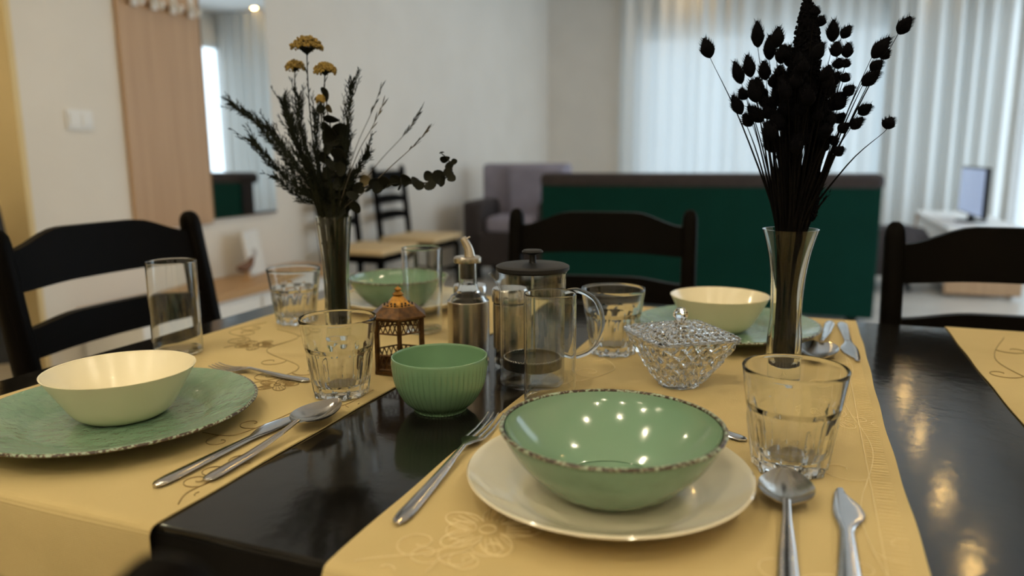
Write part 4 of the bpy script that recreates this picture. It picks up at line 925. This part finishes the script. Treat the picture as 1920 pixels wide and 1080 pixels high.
# ------------------------------------------------------------------ bronze lantern
LP = at(751, 692, CLZ); ln_r = 0.0355
lan = thing('lantern', 'small aged bronze hexagonal lantern with pierced gold roof', 'lantern', (LP.x, LP.y, CLZ + 0.0002))
va = math.atan2(-LP.y, -LP.x)                    # a corner faces the eye
zE = rowz(LP.x, LP.y, 590) - CLZ; zT = rowz(LP.x, LP.y, 536) - CLZ
def hexp(r, z, k): a = va + k * pi / 3; return Vector((r * cos(a), r * sin(a), z))
def hexlathe(prof, nm, mt, **kw):
    vs = []; fs = []
    for r, z in prof: vs += [hexp(r, z, k) for k in range(6)]
    for i in range(len(prof) - 1):
        for k in range(6): k2 = (k + 1) % 6; fs.append((i * 6 + k, i * 6 + k2, i * 6 + 6 + k2, i * 6 + 6 + k))
    fs.append(tuple(reversed(range(6)))); fs.append(tuple(len(vs) - 6 + k for k in range(6)))
    return MB().add(vs, fs).build(nm, mt, lan, smooth=0, **kw)
hexlathe([(ln_r + 0.002, 0), (ln_r + 0.002, 0.004), (ln_r - 0.001, 0.005)], 'base_plate', M_BRONZE)
for k in range(6):
    MB().sweep([hexp(ln_r - 0.002, 0.004, k), hexp(ln_r - 0.002, zE, k)], lambda i, t: [(0.0034 * cos(a), 0.0034 * sin(a)) for a in [2 * pi * j / 6 for j in range(6)]]).build('corner_post', M_BRONZE, lan, smooth=0)
    A, Bq = hexp(ln_r - 0.002, 0, k), hexp(ln_r - 0.002, 0, (k + 1) % 6)
    for z0, h_ in ((0.006, 0.019), (zE - 0.020, 0.017)):
        fret = MB(); q0 = lambda t, z: A.lerp(Bq, t) + Vector((0, 0, z))
        for z in (z0, z0 + h_): fret.tube([q0(0, z), q0(1, z)], 0.0012, 4)
        for j in range(4):
            t0, t1 = 0.08 + j * 0.21, 0.08 + (j + 1) * 0.21
            fret.tube([q0(t0, z0), q0(t1, z0 + h_)], 0.0009, 4); fret.tube([q0(t1, z0), q0(t0, z0 + h_)], 0.0009, 4)
        if z0 < 0.01: fret.add([q0(0.02, 0.004), q0(0.98, 0.004), q0(0.98, 0.013), q0(0.02, 0.013)], [(0, 1, 2, 3)])
        fret.build('fretwork_panel', M_BRONZE, lan, smooth=0)
hexlathe([(ln_r + 0.004, zE - 0.001), (ln_r + 0.004, zE + 0.0015), (ln_r - 0.004, zE + 0.007), (0.024, zE + 0.013)], 'roof_eave', M_BRONZE)
zr = zT - zE
roof = hexlathe([(0.024, zE + 0.013), (0.0165, zE + zr * 0.40), (0.0085, zE + zr * 0.62), (0.0065, zE + zr * 0.66)], 'roof_cone', M_GOLD)
holes = MB()
for k in range(6):
    for r_, z_, n_ in ((0.0205, 0.018 / 1.0, 3), (0.0155, 0.026, 2)):
        for j in range(n_):
            t = (j + 1) / (n_ + 1); zz = zE + (0.013 + (zr * 0.40 - 0.013) * (0.024 - r_) / 0.0075 if r_ > 0.0165 else zr * 0.43)
            p = hexp(r_, zz, k).lerp(hexp(r_, zz, (k + 1) % 6), t); holes.ball(p, 0.0016, 6, 4)
holes.build('piercing', M_PLASTIC, lan)
MB().lathe([(0.0001, zE + zr * 0.64), (0.006, zE + zr * 0.66), (0.0075, zE + zr * 0.72), (0.005, zE + zr * 0.79), (0.003, zE + zr * 0.82), (0.0048, zE + zr * 0.87), (0.0042, zE + zr * 0.92), (0.0015, zE + zr * 0.96), (0.0001, zT)], 16).build('finial', M_GOLD, lan)

# ------------------------------------------------------------------ oil bottle and shakers
BP = at(880, 676)
bt = thing('oil_bottle', 'steel sleeved glass oil bottle with a curved steel pourer', 'bottle', (BP.x, BP.y, TABLE_Z + 0.0003))
rS = 38.5 * depth((BP.x, BP.y, 0.8)) / FPX
zs1 = rowz(BP.x, BP.y, 563) - TABLE_Z; zcol = rowz(BP.x, BP.y, 492) - TABLE_Z; zcap = rowz(BP.x, BP.y, 481) - TABLE_Z; ztip = rowz(BP.x, BP.y, 446) - TABLE_Z
rn_ = 17 * depth(BP) / FPX; rcol = 25 * depth(BP) / FPX
MB().lathe(supp([(rS - 0.003, 0.0), (rS - 0.0008, 0.002), (rS - 0.0008, zs1), (rS - 0.005, zs1 + 0.007), (rn_ + 0.003, zs1 + 0.012), (rn_, zs1 + 0.022), (rn_, zcol), (rn_ - 0.002, zcol), (rn_ - 0.002, zs1 + 0.022), (rS - 0.008, zs1 + 0.004), (rS - 0.004, zs1 - 0.004), (rS - 0.004, 0.006), (0.0002, 0.005)]), 56).build('glass_body', M_GLASS, bt)
MB().lathe([(rS, 0.016), (rS + 0.0004, 0.0165), (rS + 0.0004, zs1 - 0.0005), (rS, zs1)], 64, closed=False).build('steel_sleeve', M_BRUSH, bt)
MB().lathe([(0.0002, 0.0062), (rS - 0.0046, 0.0066), (rS - 0.0046, zs1 * 0.75), (0.0002, zs1 * 0.75)], 40).build('oil', M_DARKIN, bt)
MB().lathe([(rn_ - 0.0025, zcol - 0.022), (rn_ - 0.0025, zcol - 0.0005), (0.0002, zcol - 0.0005)], 24).build('stopper', M_PLASTIC, bt)
MB().lathe([(0.0002, zcol), (rcol, zcol), (rcol + 0.0005, zcol + 0.002), (rcol + 0.0003, zcap - 0.002), (rcol - 0.002, zcap), (0.0002, zcap + 0.0012)], 40).build('collar', M_BRUSH, bt)
dv = RIGHT.copy()
sp_ = [Vector((0, 0, zcap)) + dv * 0.003, Vector((0, 0, zcap + (ztip - zcap) * 0.45)) + dv * 0.001, Vector((0, 0, ztip)) - dv * 0.006]
MB().tube(catmull(sp_, 6), lambda t: 0.0078 - 0.0033 * t, 14).build('pourer_spout', M_BRUSH, bt)
MB().tube([sp_[2] - dv * 0.001, sp_[2] + dv * 0.004 + Vector((0, 0, -0.002)), sp_[2] + dv * 0.010 + Vector((0, 0, 0.001))], 0.0013, 8).build('air_vent', M_BRUSH, bt)
def shaker(label, x, y, ztop, r):
    o = thing('shaker', label, 'shaker', (x, y, TABLE_Z + (0.0003 if XA1 < x - r else CLZ - TABLE_Z))); H = ztop - o.location.z
    zb, zc = H * 0.12, H * 0.83
    MB().lathe(supp([(r - 0.002, 0), (r, 0.002), (r, zc), (r - 0.002, zc), (r - 0.002, 0.006), (0.0002, 0.005)]), 44).build('glass_jar', M_THIN, o)
    MB().lathe([(r + 0.0003, zb + 0.015), (r + 0.0007, zb + 0.0155), (r + 0.0007, zc - 0.003), (r + 0.0003, zc - 0.0025)], 48, closed=False).build('steel_sleeve', M_BRUSH, o)
    MB().lathe([(0.0002, 0.0055), (r - 0.0024, 0.0062), (r - 0.0024, H * 0.6), (0.0002, H * 0.6)], 30).build('filling', M_DARKIN, o)
    MB().lathe([(0.0002, zc), (r + 0.0016, zc), (r + 0.002, zc + 0.002), (r + 0.002, H - 0.003), (r + 0.0002, H - 0.0004), (0.0002, H)], 44).build('cap', M_STEEL, o)
PP = at(999, 722)
S1 = at(957, 688); shaker('steel capped shaker behind the glass coffee press', S1.x, S1.y, rowz(S1.x, S1.y, 539), 31 * depth((S1.x, S1.y, 0.85)) / FPX)
S2 = at(883, 644); shaker('steel capped shaker behind the oil bottle', S2.x, S2.y, rowz(S2.x, S2.y, 533), 29 * depth((S2.x, S2.y, 0.85)) / FPX)

# ------------------------------------------------------------------ coffee press
pr = thing('coffee_press', 'clear glass coffee press with black lid and plunger', 'coffee press', (PP.x, PP.y, CLZ + 0.0004))
pD = depth((PP.x, PP.y, 0.82)); rP = 62 * pD / FPX; zL = rowz(PP.x, PP.y, 508) - CLZ; zLt = rowz(PP.x, PP.y, 496) - CLZ; zK = rowz(PP.x, PP.y, 472) - CLZ
spd = math.atan2(-RIGHT.y, -RIGHT.x) + 0.15
def spout(a, r, z, i):
    d = (a - spd + pi) % (2 * pi) - pi
    return r + 0.013 * math.exp(-(d / 0.22) ** 2) * smoothstep((z - (zL - 0.022)) / 0.02)
MB().lathe(supp([(rP - 0.006, 0), (rP - 0.001, 0.002), (rP, 0.006), (rP, zL - 0.022), (rP, zL - 0.012), (rP + 0.0005, zL - 0.002), (rP - 0.0015, zL - 0.001), (rP - 0.0022, zL - 0.012), (rP - 0.0022, zL - 0.022), (rP - 0.0022, 0.008), (rP - 0.006, 0.005), (0.0002, 0.0045)]), 96, rad=spout).build('glass_beaker', M_THIN, pr)
rl = 69 * depth((PP.x, PP.y, 0.9)) / FPX
MB().lathe([(0.0002, zL), (rl - 0.002, zL), (rl, zL + 0.002), (rl, zL + 0.006), (rl - 0.003, zL + 0.0075), (rl * 0.80, zL + 0.0080), (rl * 0.5, zLt + 0.001), (0.0002, zLt + 0.002)], 64).build('lid', M_PLASTIC, pr)
MB().lathe([(0.0002, zLt), (0.006, zLt), (0.0042, zLt + 0.003), (0.0042, zK - 0.004), (0.0125, zK - 0.0015), (0.013, zK), (0.011, zK + 0.002), (0.0002, zK + 0.003)], 24).build('knob', M_PLASTIC, pr)
MB().tube([(0, 0, 0.032), (0, 0, zL)], 0.0017, 8).build('plunger_rod', M_STEEL, pr)
fz0 = 0.020
MB().lathe([(0.0002, fz0 + 0.010), (rP - 0.006, fz0 + 0.010), (rP - 0.0035, fz0 + 0.013), (rP - 0.0035, fz0 + 0.002), (rP - 0.008, fz0), (0.0002, fz0)], 56).build('filter_disc', M_PLASTIC, pr)
coil = MB()
for k in range(56):
    a = 2 * pi * k / 56; r_ = rP - 0.0052; coil.tube([(r_ * cos(a), r_ * sin(a), fz0 + 0.0132), (r_ * cos(a + 0.05), r_ * sin(a + 0.05), fz0 + 0.0145), (r_ * cos(a + 0.1), r_ * sin(a + 0.1), fz0 + 0.0132)], 0.0007, 4)
coil.build('filter_coil', M_STEEL, pr)
hd = RIGHT - Vector((0, 0, RIGHT.z)); hd.normalize()
z1, z0 = rowz(PP.x, PP.y, 548) - CLZ, rowz(PP.x, PP.y, 668) - CLZ
hp = [hd * (rP - 0.0005) + Vector((0, 0, z1)), hd * (rP + 0.016) + Vector((0, 0, z1 + 0.001)), hd * (rP + 0.037) + Vector((0, 0, z1 - 0.012)), hd * (rP + 0.045) + Vector((0, 0, (z0 + z1) / 2)), hd * (rP + 0.036) + Vector((0, 0, z0 + 0.012)), hd * (rP + 0.016) + Vector((0, 0, z0)), hd * (rP - 0.0005) + Vector((0, 0, z0 + 0.002))]
MB().sweep(catmull(hp, 8), lambda i, t: [(0.0052 * cos(a), 0.0030 * sin(a)) for a in [2 * pi * k / 12 for k in range(12)]]).build('handle', M_GLASS, pr, smooth=60)

# ------------------------------------------------------------------ lidded crystal dish
KP = at(1272, 720, CLZ)
ca = math.atan2((at(1382, 637, 0.815) - at(1147, 617, 0.815)).y, (at(1382, 637, 0.815) - at(1147, 617, 0.815)).x)
cd = thing('crystal_dish', 'square cut crystal sugar dish with knobbed lid', 'dish', (KP.x, KP.y, CLZ + 0.0003), ca - 0.12)
Hc = rowz(KP.x, KP.y, 628) - CLZ; Rc = 0.5 * (at(1382, 637, 0.815) - at(1147, 617, 0.815)).length
def sq(a, n):                                     # superellipse with corners on the axes
    b = a + pi / 4; return (abs(cos(b)) ** n + abs(sin(b)) ** n) ** (-1 / n)
def tri(x): x = x % 1; return 1 - abs(2 * x - 1)
NS, NT = 288, 60
def cut(a, t): return min(1, 1.8 * min(tri(a * 20 / (2 * pi) + t * 3.2), tri(a * 20 / (2 * pi) - t * 3.2)))
body = MB(); vs = []; fs = []
prof = [(0.0002, 0.0, 2.2, 0)] + [(0.022, 0.0, 2.3, 0)]
rings = []
for (r0, z, n_, rel) in [(0.0002, 0, 2.3, 0), (0.024, 0, 2.3, 0)]: rings.append([(r0 * sq(2 * pi * k / NS, n_), z, 2 * pi * k / NS) for k in range(NS)])
for j in range(NT + 1):
    t = j / NT; n_ = 2.3 + 9 * t ** 1.5; hw = 0.027 + (Rc / 1.39 - 0.027) * (t ** 0.85)
    rl_ = 0.0034 if 0.04 < t < 0.94 else 0.0
    rings.append([((hw * sq(2 * pi * k / NS, n_)) - 0.0034 + rl_ * cut(2 * pi * k / NS, t) + (0.0034 if t >= 0.94 else 0), 0.003 + (Hc - 0.003) * t, 2 * pi * k / NS) for k in range(NS)])
for t in (1, 0.75, 0.5, 0.25, 0.08):
    n_ = 2.3 + 9 * t ** 1.5; hw = 0.027 + (Rc / 1.39 - 0.027) * (t ** 0.85) - 0.0078
    rings.append([(hw * sq(2 * pi * k / NS, n_), 0.004 + (Hc - 0.004) * t, 2 * pi * k / NS) for k in range(NS)])
rings.append([(0.0002, 0.007, 2 * pi * k / NS) for k in range(NS)])
def ringmesh(rings):
    vs = []; fs = []; n = len(rings[0])
    for rg in rings: vs += [(r * cos(a), r * sin(a), z) for r, z, a in rg]
    for i in range(len(rings) - 1):
        for k in range(n): k2 = (k + 1) % n; fs.append((i * n + k, i * n + k2, (i + 1) * n + k2, (i + 1) * n + k))
    return MB().add(vs, fs)
ringmesh(rings).build('dish_body', M_CRYSTAL, cd, smooth=25)
rings = []; zl = Hc + 0.0006; zp = rowz(KP.x, KP.y, 606) - CLZ
hwL = Rc / 1.39 + 0.0005
for (f, z) in ((0.02, zl + 0.010), (0.5, zl + 0.004), (0.96, zl)): rings.append([(hwL * f * sq(2 * pi * k / NS, 11), z, 2 * pi * k / NS) for k in range(NS)])
for j in range(41):
    t = j / 40; f = 1 - 0.9 * t; n_ = 11 - 8 * t
    rel = 0.0026 if 0.04 < t < 0.97 else 0
    ring = []
    for k in range(NS):
        a = 2 * pi * k / NS; r = hwL * f * sq(a, n_); b = a + pi / 4
        gx, gy = r * cos(b), r * sin(b)
        c_ = max(tri(gx / 0.0105) ** 0.7 * 0 + tri(gx / 0.0105), 0) * tri(gy / 0.0105)
        ring.append((r, zl + 0.002 + (zp - zl - 0.002) * t ** 1.15 + rel * (min(1, 2.2 * min(tri(gx / 0.0105), tri(gy / 0.0105)))), a))
    rings.append(ring)
rings.append([(0.0002, zp + 0.001, 2 * pi * k / NS) for k in range(NS)])
lid = ringmesh(rings).build('lid', M_CRYSTAL, cd, smooth=25)
kb = MB(); kr = 0.0088
kb.lathe([(0.0002, zp - 0.001), (0.006, zp), (0.005, zp + 0.003), (kr, zp + 0.009), (kr * 0.97, zp + 0.013), (kr * 0.6, zp + 0.018), (0.0002, zp + 0.0195)], 14, rad=lambda a, r, z, i: r * (1 + 0.05 * cos(7 * a))); kb.build('knob', M_CRYSTAL, lid, smooth=25)

# ------------------------------------------------------------------ cutlery
def flat_blade(tab, n=28, dome=0.35):
    """tab: (t, half width left, half width right, z centre, thickness); path along +X of length 1"""
    vs = []; fs = []; m_ = 10
    for i in range(n + 1):
        t = i / n; wl, wr, z, th = lerp_tab(tab, t)
        for k in range(m_):
            a = 2 * pi * k / m_; c_ = cos(a); w_ = wr if c_ > 0 else wl
            vs.append((t, -w_ * (abs(c_) ** 0.8) * (1 if c_ > 0 else -1), z + th / 2 * sin(a)))
    for i in range(n):
        for k in range(m_): k2 = (k + 1) % m_; fs.append((i * m_ + k, i * m_ + k2, (i + 1) * m_ + k2, (i + 1) * m_ + k))
    fs.append(tuple(reversed(range(m_)))); fs.append(tuple(n * m_ + k for k in range(m_)))
    return vs, fs
def piece(tab, x0, x1, n=28):
    vs, fs = flat_blade(tab, n); return MB().add([(x0 + (x1 - x0) * x, y, z) for x, y, z in vs], fs)
HANDLE = [(0, 0.002, 0.002, 0.0016, 0.0022), (0.03, 0.0055, 0.0055, 0.0018, 0.0030), (0.10, 0.0072, 0.0072, 0.002, 0.0034), (0.45, 0.0060, 0.0060, 0.0026, 0.0034), (0.8, 0.0036, 0.0036, 0.0052, 0.0034), (1.0, 0.0030, 0.0030, 0.0068, 0.0032)]
def place(name, label, cat, A, T, z=CLZ, pitch=0.0):
    d = T - A; o = thing(name, label, cat, (A.x, A.y, z), math.atan2(d.y, d.x)); o.rotation_euler = (0, -pitch, math.atan2(d.y, d.x)); return o, Vector((d.x, d.y)).length
def spoon(label, A, T, L_=None, z=CLZ, pitch=0.0, s=1.0):
    o, l = place('table_spoon', label, 'spoon', A, T, z, pitch); L_ = L_ or l; xb = L_ * 0.645
    hz_ = [(t, a * s, b * s, zz * (1 + 0.75 * t * t), th) for t, a, b, zz, th in HANDLE]
    piece(hz_, 0, xb, 30).build('handle', M_STEEL, o, smooth=60)
    vs = []; fs = []; N = 20; K = 12; Lb = L_ - xb; W_ = 0.0215 * s * (Lb / 0.06) ** 0.3
    for sd in (0, 1):
        for i in range(N + 1):
            t = i / N; hw = W_ * max(0.06, (sin(pi * (0.04 + 0.96 * t) ** 0.82)) ** 0.62) if t < 1 else W_ * 0.05
            hw = max(0.0028, hw) if t < 0.1 else hw
            dp = 0.0102 * sin(pi * min(1, t * 0.95 + 0.05)) ** 0.8
            zrim = 0.0119 + 0.0010 * t
            for k in range(K + 1):
                q = 2 * k / K - 1; vs.append((xb - 0.001 + Lb * t, q * hw, zrim - dp * (1 - q * q) - 0.0011 * sd))
    n_ = (N + 1) * (K + 1)
    for i in range(N):
        for k in range(K):
            a = i * (K + 1) + k; q = (a, a + 1, a + K + 2, a + K + 1); fs.append(q); fs.append(tuple(n_ + t for t in reversed(q)))
        for k in (0, K): a = i * (K + 1) + k; b = a + K + 1; fs.append((a, b, n_ + b, n_ + a))
    for i in (0, N):
        for k in range(K): a = i * (K + 1) + k; fs.append((a, a + 1, n_ + a + 1, n_ + a))
    MB().add(vs, fs).build('bowl', M_STEEL, o, smooth=70); return o
def knife(label, A, T, L_=None, z=CLZ, side=1):
    o, l = place('butter_knife', label, 'knife', A, T, z); L_ = L_ or l; xb = L_ * 0.54
    hk = [(0, 0.003, 0.003, 0.0020, 0.0030), (0.03, 0.0062, 0.0062, 0.0022, 0.0042), (0.15, 0.0078, 0.0078, 0.0024, 0.0046), (0.6, 0.0062, 0.0062, 0.0026, 0.0046), (0.95, 0.0050, 0.0050, 0.0026, 0.0040), (1, 0.0050, 0.0050, 0.0026, 0.0036)]
    piece(hk, 0, xb, 24).build('handle', M_STEEL, o, smooth=60)
    bl_ = [(0, 0.0050, 0.0050, 0.0026, 0.0030), (0.10, 0.0055, 0.0060, 0.0026, 0.0022), (0.30, 0.0085, 0.0125, 0.0024, 0.0017), (0.42, 0.0092, 0.0140, 0.0024, 0.0016), (0.62, 0.0090, 0.0105, 0.0024, 0.0015), (0.85, 0.0078, 0.0015, 0.0024, 0.0014), (0.97, 0.0062, -0.0030, 0.0024, 0.0012), (1, 0.0050, -0.0042, 0.0024, 0.0010)]
    if side < 0: bl_ = [(t, b, a, zz, th) for t, a, b, zz, th in bl_]
    piece(bl_, xb - 0.0005, L_, 30).build('blade', M_STEEL, o, smooth=60); return o
def fork(label, A, T, L_=None, z=CLZ, name='table_fork'):
    o, l = place(name, label, 'fork', A, T, z); L_ = L_ or l; xb, xt = L_ * 0.60, L_ * 0.72
    piece(HANDLE, 0, xb, 26).build('handle', M_STEEL, o, smooth=60)
    piece([(0, 0.0030, 0.0030, 0.0068, 0.0032), (0.35, 0.0062, 0.0062, 0.0060, 0.0026), (0.7, 0.0108, 0.0108, 0.0046, 0.0022), (1, 0.0115, 0.0115, 0.0036, 0.0020)], xb - 0.0005, xt, 14).build('fork_head', M_STEEL, o, smooth=60)
    for k in range(4):
        y = -0.0093 + k * 0.0062
        MB().sweep([(xt - 0.001, y, 0.0036), (xt + (L_ - xt) * 0.4, y * 0.98, 0.0018), (xt + (L_ - xt) * 0.75, y * 0.95, 0.0026), (L_, y * 0.93, 0.0052)], lambda i, t: [((0.0019 - 0.0011 * t) * cos(a), (0.0009 - 0.0003 * t) * sin(a)) for a in [2 * pi * j / 8 for j in range(8)]]).build('tine', M_STEEL, o, smooth=70)
    return o
A, T = at(743, 986, CLZ), at(930, 782, CLZ); fork('steel fork along the bare table edge of the sage setting', A, T)
A, T = at(1477, 1078, CLZ), at(1473, 876, CLZ + 0.012); T.z = A.z = CLZ; A = T + (A - T).normalized() * 0.185; spoon('steel soup spoon lying before the fluted tumbler', A, T)
A, T = at(1592, 1078, CLZ), at(1583, 921, CLZ); A = T + (A - T).normalized() * 0.165; knife('steel butter knife with broad blade beside the soup spoon', A, T)
A, T = at(290, 915, CLZ), at(578, 772, CLZ); knife('steel butter knife lying under a spoon by the ivory bowl', A, T, side=-1)
A, T = at(384, 905, CLZ), at(636, 752, CLZ + 0.012); T.z = CLZ; spoon('steel spoon resting on a knife beside the sage plate', A, T, z=CLZ + 0.0005, pitch=0.012)
A, T = at(1578, 607, CLZ), at(1603, 680, CLZ); knife('steel butter knife by the far ivory bowl', A, T)
A, T = at(1557, 604, CLZ), at(1528, 676, CLZ + 0.010); T.z = CLZ; spoon('steel spoon lying by the far sage plate', A, T)
A, T = at(580, 716, CLZ), at(430, 694, CLZ); T = A + (T - A).normalized() * 0.16; fork('steel dessert fork tucked behind the near ivory bowl', A, T, name='dessert_fork')
A, T = at(1399, 828, CLZ), at(1300, 797, CLZ); T = A + (T - A).normalized() * 0.15; fork('steel dessert fork tucked behind the wide sage bowl', A, T, name='dessert_fork')
